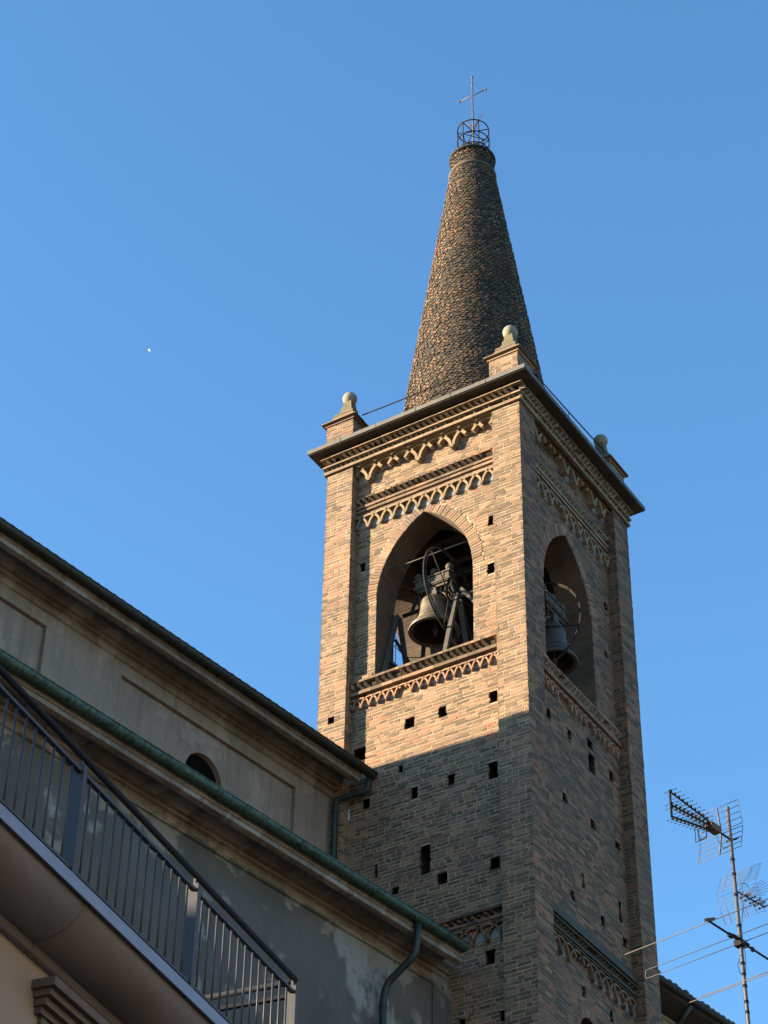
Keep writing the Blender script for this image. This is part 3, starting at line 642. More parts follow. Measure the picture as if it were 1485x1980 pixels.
# ------------------------------------------------------------------ bells
def bell(loc, along, rad, wheel_side, label, lab2, sc=1., wheel_r=1.05, wb=-.18):
    # along: unit vector of the axle; loc = centre of the mouth
    A_ = Vector(along).normalized(); B_ = Vector((0, 0, 1)).cross(A_); c = Vector(loc); Z = Vector((0, 0, 1))
    t = thing('church_bell', loc, label, 'bell', 'bells in the bell tower')
    P = lambda a, b, z: c + A_*a*sc + B_*b*sc + Z*z*sc
    m = MB(); pr = [(.50, .02), (.60, 0), (.61, .03), (.565, .10), (.48, .20), (.405, .32), (.36, .46), (.335, .62), (.315, .80), (.29, .90), (.22, .97), (.12, 1.0), (0, 1.01)]
    m.lathe([(r*rad/.6*1, h) for r, h in pr], (0, 0, 0), 40)
    inn = [(.50, .02), (.44, .12), (.36, .27), (.31, .6), (.26, .8), (.2, .9), (0, .92)]
    m.cur = 1; m.lathe([(r*rad/.6, h) for r, h in inn], (0, 0, 0), 40); m.cur = 0  # inside coloured like dark iron to stand for shade in the mouth
    for rz, rq in ((.11, .565), (.30, .42), (.34, .402), (.76, .325), (.83, .315)): m.ring((0, 0, rz), rq*rad/.6, .009, n=40, m=5)
    m.v = [tuple(c+Vector(p)*sc) for p in m.v]
    m.build('bell_body', ['bronze' if wheel_r < 1.1 else 'bronze_dark', 'iron'], t)
    k = MB(); k.tube([P(0, 0, .7), P(.02, 0, .12)], .02*sc, 6); k.lathe([(0, -.08), (.05, -.05), (.065, 0), (.05, .05), (.02, .1)], P(.02, 0, .06), 10); k.tube([P(.02, 0, .06), P(.03, 0, -.1)], .025*sc, 6); k.build('clapper', 'rust', t)
    # headstock: heavy cast beam with mouldings and three balls
    h = MB(); L2 = .50
    def bx(a0, a1, b0, b1, z0, z1): h.box(P(a0, b0, z0), A_*(a1-a0)*sc, B_*(b1-b0)*sc, Z*(z1-z0)*sc)
    bx(-L2, L2, -.14, .14, 1.34, 1.38); bx(-L2+.04, L2-.04, -.11, .11, 1.38, 1.56); bx(-L2-.0, L2+.0, -.14, .14, 1.56, 1.60); bx(-L2+.05, L2-.05, -.12, .12, 1.31, 1.34); bx(-L2+.10, L2-.10, -.08, .08, 1.24, 1.31)
    bx(-.10, .10, -.10, .10, 1.0, 1.24)
    for a in (-.3, .3): bx(a-.03, a+.03, -.125, .125, 1.38, 1.56)
    for a in (-.42, 0, .42):
        h.lathe([(.05, 0), (.035, .04), (.04, .06), (.075, .09), (.092, .15), (.07, .21), (.03, .235), (0, .24)], P(a, 0, 1.60), 14)
    h.build('headstock', 'greysteel', t, 'moulded cast headstock with three balls')
    s_ = MB()
    for a in (-.40, .40):
        s_.tube([P(a, 0, 1.32), P(a, 0, .72)], .018, 6)
        s_.tube([P(a*.3, 0, 1.12), P(a*.75, 0, 1.02), P(a*.95, 0, .88), P(a*1.02, 0, .70), P(a*1.2, 0, .52)], .035*sc, 6)
        s_.tube([P(a*.5, 0, 1.30), P(a*.4, 0, .98)], .02, 6)
    for a in (-.12, .12): s_.tube([P(a, -.1, .96), P(a*.9, -.08, 1.12)], .03, 6); s_.tube([P(a, .1, .96), P(a*.9, .08, 1.12)], .03, 6)
    s_.build('hanger', 'greysteel', t)
    ax = MB(); ax.tube([P(-.85, 0, .80), P(.70, 0, .80)], .045, 10); ax.tube([P(-.62, 0, .80), P(-.45, 0, 1.3)], .04, 6); ax.tube([P(.60, 0, .80), P(.45, 0, 1.3)], .04, 6)
    ax.build('axle', 'iron', t)
    wh = MB(); ws = .52*wheel_side; wc = P(ws, wb, .80); r = wheel_r
    wh.ring(wc, r, .024, A_, 60, 8); wh.ring(wc+A_*.045, r-.02, .014, A_, 60, 6)
    for k in range(6):
        a = .3+pi*k/3; wh.tube([wc, wc+(B_*cos(a)+Z*sin(a))*(r-.02)], .014, 5)
    wh.ring(wc, .16, .03, A_, 20, 6); wh.build('wheel', 'iron', t, lab2)
    return t
bell((-2.75, .98, 29.36), (1, 0, 0), .6, 1, 'large bronze bell with moulded headstock in the sunlit arch', 'large thin iron bell wheel', .92)
bell((-.75, 2.6, 28.82), (0, 1, 0), .5, -.7, 'smaller dark bell inside the arch of the shaded tower face', 'iron bell wheel behind the shaded opening', 1., 1.12, .25)
# frame carrying them
fr = thing('bell_stand', (-2.9, .98, 27.98), 'grey painted steel A-frame standing behind the sunlit arch sill, carrying the bell', 'bell stand')
def bar(m, a, b, w_=.09, d_=.05, side=Vector((1, 0, 0))):
    a, b = Vector(a), Vector(b); dr = (b-a).normalized(); s1 = (side-dr*side.dot(dr)).normalized(); s2 = dr.cross(s1)
    m.box(a-s1*w_/2-s2*d_/2, s1*w_, s2*d_, b-a)
for xx, nm in ((-3.66, 'left'), (-2.16, 'right')):
    for dy in (-1, 1):
        m = MB(); yt = .98+dy*.05; yb = .98+dy*.62; bar(m, (xx, yt, 30.12), (xx, yb, 28.0), .10, .07); m.build('leg', 'greysteel', fr)
    m = MB(); bar(m, (xx, .56, 28.75), (xx, 1.40, 28.75), .06, .05); m.build('cross_bar', 'greysteel', fr)
m = MB(); m.aabox(-3.75, -2.05, .90, 1.06, 27.99, 28.06); m.build('base_beam', 'greysteel', fr)
for a, b in (((-3.7, 1.75, 30.2), (-1.4, 1.75, 30.2)), ((-3.7, 1.6, 31.2), (-1.4, 1.6, 31.2)), ((-3.45, 1.5, 28.0), (-3.2, 1.5, 31.2)), ((-2.6, 1.6, 31.2), (-1.9, 1.5, 28.0)), ((-3.55, .7, 29.3), (-3.1, 1.4, 28.0))):
    m = MB(); bar(m, a, b, .08, .06, Vector((0, 1, 0))); m.build('cross_bar', 'iron', fr)
for a, b in (((-1.62, .85, 31.0), (-1.80, 1.45, 29.2)), ((-1.50, .9, 31.05), (-1.50, .9, 28.0)), ((-2.16, .98, 30.1), (-1.45, 1.1, 30.15)), ((-2.1, 1.0, 30.3), (-1.42, 1.0, 29.35))):
    m = MB(); bar(m, a, b, .085, .05); m.build('brace', 'greysteel', fr)
m = MB(); m.aabox(-1.36-.02, -1.36+.0, 2, 2.1, 28, 28.1)

# ------------------------------------------------------------------ church (nave and aisle)
A7 = radians(7); D7 = Vector((sin(A7), cos(A7), 0)); N7 = Vector((cos(A7), -sin(A7), 0))
def nv(x0): return lambda o, z, s: Vector((x0, 0, 0)) + N7*o + D7*s + Vector((0, 0, z))
church = thing('church', (-8, -12, 0), 'long grey rendered church wall with clerestory and aisle beside the bell tower', 'church')
CL, AI = nv(-4.6), nv(-2.02)
S0, S1 = -15.5, .27
# clerestory wall with sunk panels and an arched window
cw = MB(); zb, z1 = 20.6, 25.33
panels = [(-16.2, -14.8), (-12.85, -7.89), (-5.97, -1.06)]; win = (-3.56, .50, 24.05)
def rect(mb, fn, o, s0, s1, z0, z1): mb.face([fn(o, z0, s0), fn(o, z0, s1), fn(o, z1, s1), fn(o, z1, s0)])
PD = -.085; PT = 25.04
rect(cw, CL, 0, S0, S1, PT, z1); edges = [S0, -14.8, -12.85, -7.89, -5.97, -1.06, S1]
for k, (a, b) in enumerate(zip(edges, edges[1:])):
    sunk = k % 2 == 0
    o = PD if sunk and b < 0 else 0
    if a == -5.97:
        c_, hw_, zc_ = win; rect(cw, CL, o, a, c_-hw_, zb, PT); rect(cw, CL, o, c_+hw_, b, zb, PT)
        pts = [(c_-hw_*cos(pi*q/20), zc_+hw_*sin(pi*q/20)) for q in range(21)]
        for p, q in zip(pts, pts[1:]): cw.face([CL(o, p[1], p[0]), CL(o, q[1], q[0]), CL(o, PT, q[0]), CL(o, PT, p[0])])
    else: rect(cw, CL, o, a, b, zb, PT)
    if k % 2 == 0 and b < 0: pass
for (a, b) in panels:
    a = max(a, S0)
    for s_ in (a, b): cw.face([CL(0, zb, s_), CL(PD, zb, s_), CL(PD, PT, s_), CL(0, PT, s_)])
    cw.face([CL(0, PT, a), CL(PD, PT, a), CL(PD, PT, b), CL(0, PT, b)])
c_, hw_, zc_ = win
wall = cw.build('clerestory_wall', 'cler', church, 'brownish grey rendered upper wall with sunk panels')
wn = MB(); pts = [(c_-hw_, 21.5)]+[(c_-hw_*cos(pi*q/20), zc_+hw_*sin(pi*q/20)) for q in range(21)]+[(c_+hw_, 21.5)]
for p, q in zip(pts, pts[1:]): wn.face([CL(PD, p[1], p[0]), CL(PD, q[1], q[0]), CL(PD-.12, q[1], q[0]), CL(PD-.12, p[1], p[0])])
wn = wn.build('window', 'cler', church, 'dark arched window half hidden behind the green gutter')
pn = MB(); pn.face([CL(PD-.12, z, s) for s, z in pts]); pn.build('pane', 'dark', wn)
# cornices: profile in (outward, z)
def rough_prism(prof, fn, s0, s1, step=.35, amp=.004, mb=None):
    mb = mb or MB(); n = max(2, int((s1-s0)/step)); T = [s0+(s1-s0)*k/n for k in range(n+1)]
    V = []
    for t in T:
        for p, q in prof: V.append(fn(p+U(-amp, amp), q+U(-amp, amp), t))
    m = len(prof); F = []
    for k in range(n):
        for i in range(m-1): F.append((k*m+i, (k+1)*m+i, (k+1)*m+i+1, k*m+i+1))
    F += [tuple(range(m)), tuple(range(n*m, n*m+m))[::-1]]
    mb.mesh(V, F); return mb
def cornice(fn, dz, s0, s1, nm, lab):
    P1 = [(-.02, 25.30), (.05, 25.325), (.05, 25.465), (.125, 25.47), (.125, 25.515), (.07, 25.52), (.07, 25.555), (.19, 25.56), (.19, 25.60), (.235, 25.61), (.31, 25.63), (.40, 25.66), (.40, 25.615), (.475, 25.61), (.475, 25.69), (.62, 25.69),
          (.62, 25.44), (.68, 25.44), (.745, 25.445), (.745, 25.53), (.775, 25.54), (.775, 25.60), (.80, 25.62), (.80, 25.70), (.3, 25.80), (-.02, 25.80)]
    return rough_prism([(p, q+dz) for p, q in P1], fn, s0, s1).build(nm, 'cornice', church, lab)
cornice(CL, 0, S0, .02, 'upper_cornice', 'stained moulded cornice under the upper eave')
cornice(AI, -4.87, S0, -.32, 'lower_cornice', 'peeling moulded cornice under the lower green gutter')
rough_prism([(-.02, 25.30), (.035, 25.325), (.035, 25.50), (.06, 25.505), (.06, 25.535), (.04, 25.54), (.04, 25.60), (.10, 25.615), (.10, 25.645), (.20, 25.70), (-.02, 25.71)], lambda o, z, s: AI(o, z-4.87, s), -.32, .2).build('lower_cornice', 'cornice', church)
def gutter(fn, z, s0, s1, mat, lab, r=.108, o=.885):
    g = MB(); g.smooth = True; n = 12; N = int((s1-s0)/.22)
    V = []; F = []
    for k in range(N+1):
        s = s0+(s1-s0)*k/N; rj = r*(1+U(-.035, .035)); dzj = U(-.004, .004)
        for q in range(n+1): a = pi+pi*q/n*1.06-.09; V.append(fn(o+rj*cos(a), z+rj*sin(a)+dzj, s))
    for k in range(N):
        for q in range(n): F.append((k*(n+1)+q, (k+1)*(n+1)+q, (k+1)*(n+1)+q+1, k*(n+1)+q+1))
    g.mesh(V, F); g.tube([fn(o+r, z, s0), fn(o+r, z, s1)], .014, 6)
    g.face([fn(o+r*cos(pi+pi*q/n), z+r*sin(pi+pi*q/n), s1) for q in range(n+1)])
    for k in range(int((s1-s0)/2.0)+1):
        s = s1-.6-k*2.0
        if s < s0: break
        g.tube([fn(o+(r+.007)*cos(pi+pi*q/10), z+(r+.007)*sin(pi+pi*q/10), s) for q in range(11)], .011, 5)
    return g.build('gutter', mat, church, lab)
gutter(CL, 25.665, S0, .29, 'copper_dark', 'dark weathered gutter along the upper eave')
gutter(AI, 20.82, S0, -.41, 'copper', 'green copper gutter along the lower eave', .118, .88)
def roof(nm, pts, s0, s1, fn, mb=None):
    r_ = MB(); (o0, z0_), (o1, z1_) = pts; L_ = abs(s1-s0); n = int(L_/.21)
    for k in range(n):
        s = s0+(s1-s0)*(k+.5)/n; V = []; F = []
        for o, z in ((o0, z0_), (o1, z1_)):
            for q in range(6): a = pi*q/5; V.append(fn(o, z+.07*sin(a), s-.10*cos(a)))
        for q in range(5): F.append((q, q+1, 7+q, 6+q))
        F.append((0, 1, 2, 3, 4, 5)); r_.mesh(V, F)
    r_.face([fn(o0, z0_-.01, s0), fn(o0, z0_-.01, s1), fn(o1, z1_-.01, s1), fn(o1, z1_-.01, s0)])
    return r_.build(nm, 'tile', church)
roof('roof', [(.86, 25.76), (-5.6, 26.9)], S0, .0, CL)
roof('roof', [(.86, 20.90), (-2.6, 21.75)], S0, -.4, AI)
# far slope, west front and the shell
hb = MB(); hb.face([CL(-5.6, 26.88, S0), CL(-5.6, 26.88, 4), CL(-11.6, 25.7, 4), CL(-11.6, 25.7, S0)]); hb.build('roof', 'tile', church)
hb = MB(); hb.face([CL(.0, 0, S0), CL(.0, 25.7, S0), CL(-5.6, 26.85, S0), CL(-11.2, 25.7, S0), CL(-11.2, 0, S0)])
hb.face([AI(0, 0, S0), AI(0, 20.6, S0), CL(0, 21.6, S0), CL(0, 0, S0)]); hb.face([CL(-11.2, 0, S0), CL(-11.2, 25.7, S0), CL(-11.2, 25.7, 4), CL(-11.2, 0, 4)]); hb.build('front_wall', 'cler', church)
# unseen block added behind the eave, ridge set to shade the lower tower
tb = MB(); TRZ = 29.34
for x, y0, y1 in ((-10.8, -11.5, -4.5),):
    ez = 28.0
    tb.face([(x, y0, 20), (x, y1, 20), (x, y1, ez), (x, -8, TRZ), (x, y0, ez)])
    tb.face([(-26, y0, 0), (-26, y1, 0), (-26, y1, ez), (-26, -8, TRZ), (-26, y0, ez)])
    tb.face([(-26, y0, 0), (x, y0, 20), (x, y0, ez), (-26, y0, ez)]); tb.face([(-26, y1, 0), (x, y1, 20), (x, y1, ez), (-26, y1, ez)])
tb.build('shadow_block', 'cler', church)
tr_ = MB(); tr_.face([(-26, -11.6, 27.96), (-10.7, -11.6, 27.96), (-10.7, -8, TRZ), (-26, -8, TRZ)]); tr_.face([(-26, -4.4, 27.96), (-10.7, -4.4, 27.96), (-10.7, -8, TRZ), (-26, -8, TRZ)]); tr_.build('roof', 'tile', church)  # roof of the added block, its ridge sets the tower's shadow line
# aisle wall
aw = MB(); rect(aw, AI, 0, S0, -.27, 0, 20.5); rect(aw, AI, .045, -.27, S1, 0, 20.46); aw.face([AI(0, 0, -.27), AI(.045, 0, -.27), AI(.045, 20.46, -.27), AI(0, 20.46, -.27)])
rough_prism([(-.01, 20.47), (.05, 20.475), (.05, 20.41), (-.01, 20.40)], AI, S0, -.27, mb=aw)
aw.build('aisle_wall', 'aisle', church, 'dark grey patched aisle wall')
# downpipes
def pipe(path, r, mat, lab, collars=()):
    m = MB(); P = []
    V = [Vector(p) for p in path]
    for i, p in enumerate(V):
        if 0 < i < len(V)-1:
            a = (V[i-1]-p); b = (V[i+1]-p); q = min(.14, a.length*.45, b.length*.45); a.normalize(); b.normalize()
            for t in (0, .25, .5, .75, 1): P.append((p+a*q)*(1-t)**2+p*2*t*(1-t)+(p+b*q)*t*t)
        else: P.append(p)
    m.tube(P, r, 12)
    for c in collars: m.lathe([(r+.012, -.03), (r+.014, 0), (r+.012, .03)], c, 12)
    return m.build('downpipe', mat, church, lab)
pipe([CL(.82, 25.60, .20), CL(.82, 25.27, .20), CL(.15, 25.20, -.02), CL(.15, 21.3, -.02)], .065, 'pipe', 'green grey downpipe at the end of the upper wall', [CL(.15, z, -.02) for z in (24.9, 23.4)])
pipe([AI(.86, 20.72, -1.75), AI(.82, 20.35, -1.72), AI(.74, 20.1, -1.72), AI(.20, 19.72, -1.80), AI(.13, 19.4, -1.80), AI(.13, .2, -1.80)], .066, 'pipe', 'dark green downpipe in front of the patched grey wall', [AI(.13, 19.3, -1.8), AI(.13, 17.2, -1.8)])

# ------------------------------------------------------------------ wing behind the tower
wing = thing('church_wing', (-1.0, 10, 0), 'ochre rendered building with tiled eave and dark gutter behind the tower, bottom right', 'building')
WI = nv(-.8-7.1*sin(A7)/cos(A7)*1.0 + 0.0)
def wg(o, z, s): return Vector((-.821, 7.096, 0)) + N7*(o-.62) + D7*s + Vector((0, 0, z))
m = MB(); rect(m, wg, 0, -1.2, 16, 0, 23.2); m.face([wg(0, 0, 16), wg(0, 23.2, 16), wg(-8, 23.2, 16), wg(-8, 0, 16)]); m.build('wall', 'ochre', wing)
m = rough_prism([(-.02, 22.9), (.05, 22.92), (.05, 23.02), (.10, 23.05), (.10, 23.1), (-.02, 23.1)], wg, -1.2, 16); m.build('string_course', 'ochre', wing)
m = rough_prism([(-.02, 23.18), (.52, 23.30), (.52, 23.36), (-.02, 23.30)], wg, -1.2, 16, .5); m.build('eave', 'soffit', wing)
m = MB(); m.tube([wg(.60, 23.42, -1.2), wg(.60, 23.42, 16)], .085, 10)
for k in range(8): m.tube([wg(.60, 23.42, .3+k*1.1), wg(.60, 23.42, .34+k*1.1)], .093, 10)
m.build('gutter', 'copper_dark', wing)
m = MB()
for k in range(80):
    s = -1.2+k*.21+U(-.02, .02); hh = U(.0, .05) if R() < .3 else 0; V = []; F = []
    for o, z in ((.62+U(-.02, .03), 23.50+hh), (-4, 24.9)):
        for q in range(6): a = pi*q/5; V.append(wg(o, z+.06*sin(a), s-.09*cos(a)))
    for q in range(5): F.append((q, q+1, 7+q, 6+q))
    F.append((0, 1, 2, 3, 4, 5)); m.mesh(V, F)
m.face([wg(.62, 23.48, -1.2), wg(.62, 23.48, 16), wg(-4, 24.88, 16), wg(-4, 24.88, -1.2)]); m.build('roof', 'tile', wing)
m = MB(); m.tube([wg(.55, 23.34, 1.15), wg(.30, 23.1, 1.15), wg(.12, 22.9, 1.15), wg(.12, 18, 1.15)], .06, 10); m.build('downpipe', 'copper_dark', wing)

# ------------------------------------------------------------------ foreground building with roof terrace
AB = radians(-9.3); DB = Vector((sin(AB), cos(AB), 0)); NB = Vector((cos(AB), -sin(AB), 0))
EB = Vector((8.18, -19.15, 0))
def fb(o, z, s): return EB + NB*o + DB*s + Vector((0, 0, z))
apt = thing('apartment_building', fb(-4, 0, -5), 'salmon rendered building with grey coved cornice in the lower left corner', 'building')
B0, B1 = -11.0, .34; DEP = -9.0
ZT_ = 8.46; OW = -.40
m = MB(); rect(m, fb, OW, B0, B1-.4, 0, 8.24); m.face([fb(OW, 0, B1-.4), fb(OW, 8.24, B1-.4), fb(DEP, 8.24, B1-.4), fb(DEP, 0, B1-.4)]); m.face([fb(OW, 0, B0), fb(OW, 8.24, B0), fb(DEP, 8.24, B0), fb(DEP, 0, B0)]); m.build('wall', 'salmon', apt)
cv = [(OW, 8.17), (-.345, 8.17), (-.345, 8.235)] + [(-.345+.335*sin(pi/2*k/12), 8.235+.205*(1-cos(pi/2*k/12))) for k in range(13)] + [(-.01, 8.46)]
m = MB(); m.smooth = False
segs = [B0]+[B1-3.33-1.62*k for k in range(5, -1, -1)]
cs = sorted([s for s in [-.12-1.03, -.12-1.03-1.90, -.12-1.03-3.8, -.12-1.03-5.7, -.12-1.03-7.6] if s > B0])
cs = [B0]+cs+[B1]
cvm = MB(); cvm.smooth = True
for a, b in zip(cs, cs[1:]): cvm.prism(cv+[(-.6, 8.46), (-.6, 8.17)], lambda o, z, s: fb(o, z, s), a+.007, b-.007)
cvm.build('coved_cornice', 'cove', apt, 'smooth grey coved cornice under the terrace')
m = MB(); m.prism([(-.03, 8.46), (.03, 8.445), (.035, 8.53), (-.03, 8.535)], fb, B0, B1); m.build('edge_strip', 'strip', apt)
m = MB(); m.face([fb(-.03, 8.53, B0), fb(-.03, 8.53, B1), fb(DEP, 8.53, B1), fb(DEP, 8.53, B0)]); m.build('terrace_floor', 'cove', apt)
# railing
rail = MB(); ZR = 9.40; rail.tube([fb(.0, ZR, B0), fb(.0, ZR, .03)], .024, 10); rail.tube([fb(.0, ZR, .03), fb(-.08, ZR, .05), fb(-1.2, ZR-.0, .05)], .024, 10)
rl = rail.build('railing', 'rail_dark', apt, 'blue grey steel railing with thin balusters round the terrace')
for k in range(7):
    s = -k*1.635
    m = MB(); m.box(fb(-.055, 8.50, s-.02), NB*.085, DB*.045, (0, 0, .83)); m.box(fb(-.02, 9.33, s-.005), NB*.02, DB*.02, (0, 0, .06)); m.build('post', 'paint', rl)
    if k < 6:
        m = MB(); m.box(fb(-.018, 9.27, s-1.635+.02), NB*.036, DB*1.595, (0, 0, .022)); m.build('top_bar', 'paint', rl)
        m = MB(); m.box(fb(-.018, 8.56, s-1.635+.02), NB*.036, DB*1.595, (0, 0, .02)); m.build('bottom_bar', 'paint', rl)
bm0 = MB(); P0 = fb(-.0, 8.5, 0); bm0.tube([P0, P0+Vector((0, 0, .78))], .0085, 8)
first = None
for k in range(6):
    for q in range(1, 14):
        s = -k*1.635-q*1.635/14
        if first is None: first = bm0.build('baluster', 'paint', rl, loc=P0); first.location = fb(0, 8.5, s)-WORLD0['apartment_building']
        else: dup(first, fb(0, 8.5, s)-WORLD0['apartment_building'], rl)
# side railing on the short end
m = MB(); m.box(fb(-1.25, 9.27, .03), NB*1.2, DB*.036, (0, 0, .03)); m.build('side_bar', 'rail_dark', rl)
# window with moulded head
wf = MB(); s0w = -2.93
for z0_, z1_, oo, ds in ((7.99, 8.05, .17, .0), (7.945, 7.988, .13, .03), (7.895, 7.943, .09, .05), (7.85, 7.893, .05, .07)):
    wf.box(fb(OW, z0_, s0w+ds), NB*oo, DB*(1.5-2*ds), (0, 0, z1_-z0_))
wf.box(fb(OW, 6.3, s0w+.12), NB*.03, DB*.10, (0, 0, 1.55)); wf.box(fb(OW, 6.3, s0w+1.28), NB*.03, DB*.10, (0, 0, 1.55))
wf = wf.build('window', 'stonegrey', apt, 'window head with stepped grey moulding')
m = MB(); m.box(fb(OW-.0, 6.3, s0w+.22), NB*.012, DB*1.06, (0, 0, 1.549)); m.build('pane', 'glass', wf)

# ------------------------------------------------------------------ aerial mast
MX = Vector((7.935, -9.769, 0)); AA = radians(10)
VD = Vector((sin(AA), cos(AA), 0)); VE = Vector((cos(AA), -sin(AA), 0))
def an(e, v, z): return MX + VE*e + VD*v + Vector((0, 0, z))
mast = thing('antenna_mast', (MX.x, MX.y, 10.6), 'tall galvanised mast with three television aerials right of the tower', 'antenna mast')
m = MB(); m.tube([an(0, 0, 10.6), an(0, 0, 15.94)], .023, 12); m.lathe([(.026, -.02), (.026, .012), (0, .012)], an(0, 0, 15.94), 12); m.build('mast', 'galv', mast)
m = MB()
for z in (13.22, 13.35, 13.55, 13.70, 13.84, 14.33, 14.74, 15.02, 15.22): m.lathe([(.027, -.018), (.029, 0), (.027, .018)], an(0, 0, z), 12)
m.build('tape_band', 'blackplastic', mast)
def part(name, lab=None): return thing_part(name, (MX.x, MX.y, 10.6), mast, lab)
# triple boom UHF aerial, directors towards the camera side
u = part('television_aerial', 'three-boom aerial with many short directors and a two-panel reflector')
bo = MB(); tipz = (15.60, 15.42, 15.26); root = (-.42, 15.50)
for z, zr in zip(tipz, (15.555, 15.50, 15.445)): bo.tube([an(0, -1.22, z), an(0, root[0], zr)], .011, 6)
bo.tube([an(0, -1.22, 15.62), an(0, -1.22, 15.25)], .014, 6); bo.tube([an(0, -.45, 15.50), an(0, .03, 15.50)], .014, 6); bo.build('boom', 'blackplastic', u)
d0 = MB(); d0.tube([an(-.082, -1.2, 15.6), an(.082, -1.2, 15.6)], .0034, 5)
for e in (-.082, .082): d0.lathe([(0, -.009), (.009, 0), (0, .009)], an(e, -1.2, 15.6), 6)
d0.box(an(-.012, -1.212, 15.585), VE*.024, VD*.024, (0, 0, .03)); dobj = None; b0_ = an(0, -1.2, 15.6)
for z, zr in zip(tipz, (15.555, 15.50, 15.445)):
    n = 10
    for k in range(n):
        t = k/(n-1)*.92; p_ = an(0, -1.20+.78*t, z+(zr-z)*t)
        for dz_ in ((.028, -.028) if z == tipz[1] else (.02,) if z == tipz[0] else (-.02,)):
            if dobj is None: dobj = d0.build('director', 'blackplastic', u, loc=b0_); q0 = Vector(WORLD0[u.name]); dobj.location = p_+Vector((0, 0, dz_))-q0
            else: dup(dobj, p_+Vector((0, 0, dz_))-q0, u)
rf = MB()
for (va, za, vb, zb_) in ((-.24, 15.83, -.19, 15.53), (-.19, 15.49, -.27, 15.17)):
    rf.tube([an(0, va, za), an(0, vb, zb_)], .011, 6)
    for k in range(5):
        t = k/4; rf.tube([an(-.31, va+(vb-va)*t, za+(zb_-za)*t), an(.31, va+(vb-va)*t, za+(zb_-za)*t)], .0045, 5)
    for e in (-.31, .31): rf.tube([an(e, va, za), an(e, vb, zb_)], .0055, 5)
rf.build('reflector', 'galv', u)
bx_ = MB(); bx_.box(an(-.05, -.46, 15.45), VE*.10, VD*.19, (0, 0, .085)); bx_.box(an(-.025, -.40, 15.535), VE*.05, VD*.1, (0, 0, .03)); bx_.build('dipole_box', 'rust', u)
dp = MB(); dp.tube([an(-.17, -.50, 15.50), an(-.17, -.50, 15.30), an(-.02, -.50, 15.30), an(-.01, -.50, 15.33), an(-.01, -.50, 15.46)], .006, 5); dp.tube([an(-.15, -.47, 15.49), an(-.14, -.47, 15.33), an(-.02, -.47, 15.35)], .006, 5)
dp.tube([an(0, -.3, 15.46), an(.0, -.27, 15.35), an(.0, -.16, 15.30), an(.0, -.03, 15.40)], .004, 5); dp.build('dipole', 'blackplastic', u)
cl = MB(); cl.tube([an(-.06, -.01, 15.49), an(.10, -.01, 15.47)], .012, 6); cl.tube([an(-.06, .04, 15.53), an(.10, .04, 15.51)], .008, 6); cl.build('clamp', 'blackplastic', u)
# grid reflector aerial pointing away
u = part('television_aerial', 'wire grid aerial with V-shaped reflector')
gd = MB(); fold = 14.83
def gp(e, q): # q -1..1 from bottom to top, V opening away from the mast
    return an(e, .05+.15*abs(q), fold+.02 + (.02 if q > 0 else -.02)+.30*q)
for side in (1, -1):
    for k in range(9): t = side*(k/8); gd.tube([gp(-.31, t), gp(.22, t), gp(.26, t)+VD*.03], .0026, 4)
    for e in (-.31, -.22, -.02, .02, .14, .25): gd.tube([gp(e, 0.001*side), gp(e, side)], .0032, 4)
gd.build('reflector', 'galv', u)
bo = MB(); bo.tube([an(0, .0, 14.80), an(0, .62, 14.84)], .010, 6)
for k, v in enumerate((.20, .30, .40, .50, .60)):
    bo.tube([an(-.07, v, 14.80+.065*v), an(.07, v, 14.80+.065*v)], .009, 5)
    bo.lathe([(0, -.02), (.018, 0), (0, .02)], an(-.07, v, 14.80+.065*v), 6); bo.lathe([(0, -.02), (.018, 0), (0, .02)], an(.07, v, 14.80+.065*v), 6)
bo.build('boom', 'blackplastic', u)
dp = MB()
for k in range(8): a = -.9+.25*k; dp.tube([an(.0, .16, 14.80), an(.26*cos(a)+.04, .26, 14.86+.16*sin(a))], .0028, 4)
dp.ring(an(.02, .2, 14.88), .09, .005, VE, 20, 5, 0, pi); dp.build('dipole', 'alu', u)
# long VHF aerial
u = part('television_aerial', 'long three-element aerial with thin folded dipole across the tower edge')
bo = MB(); bo.tube([an(0, -.66, 14.13), an(0, .9, 14.12)], .0135, 8); bo.tube([an(.0, -.16, 14.15), an(.0, .17, 14.15)], .018, 6); bo.build('boom', 'blackplastic', u)
el = MB(); el.tube([an(-1.24, -.60, 14.14), an(1.24, -.60, 14.14)], .006, 6); el.build('director', 'alu', u)
el = MB(); H_ = .055
pth = [an(1.2, -.05, 14.13+H_)]+[an(-1.32, -.05, 14.13+H_)]+[an(-1.32-.026*sin(a), -.05, 14.13+H_*cos(a)) for a in (pi*.25, pi*.5, pi*.75)]+[an(-1.32, -.05, 14.13-H_), an(1.2, -.05, 14.13-H_)]
el.tube(pth, .0048, 6); el.build('folded_dipole', 'alu', u)
el = MB(); el.tube([an(-1.36, .86, 14.12), an(1.36, .86, 14.12)], .006, 6); el.build('reflector', 'alu', u)
el = MB(); el.tube([an(-.62, -.02, 13.61), an(.9, -.02, 13.61)], .0055, 6); el.build('rod', 'alu', u)
el = MB()
el.box(an(-.03, -.68, 14.11), VE*.02, VD*.0+VE*.10+VD*.05, (0, 0, .04)); el.box(an(-.05, -.07, 14.05), VE*.10, VD*.09, (0, 0, .08)); el.box(an(-.02, -.24, 14.10), VE*.03, VD*.08, (0, 0, .05)); el.box(an(-.02, .22, 14.10), VE*.03, VD*.05, (0, 0, .05))
for dz_ in (-.02, .06): el.tube([an(-.05, .04, 14.07+dz_), an(.07, .04, 14.07+dz_)], .008, 6)
el.build('clamp', 'blackplastic', u)
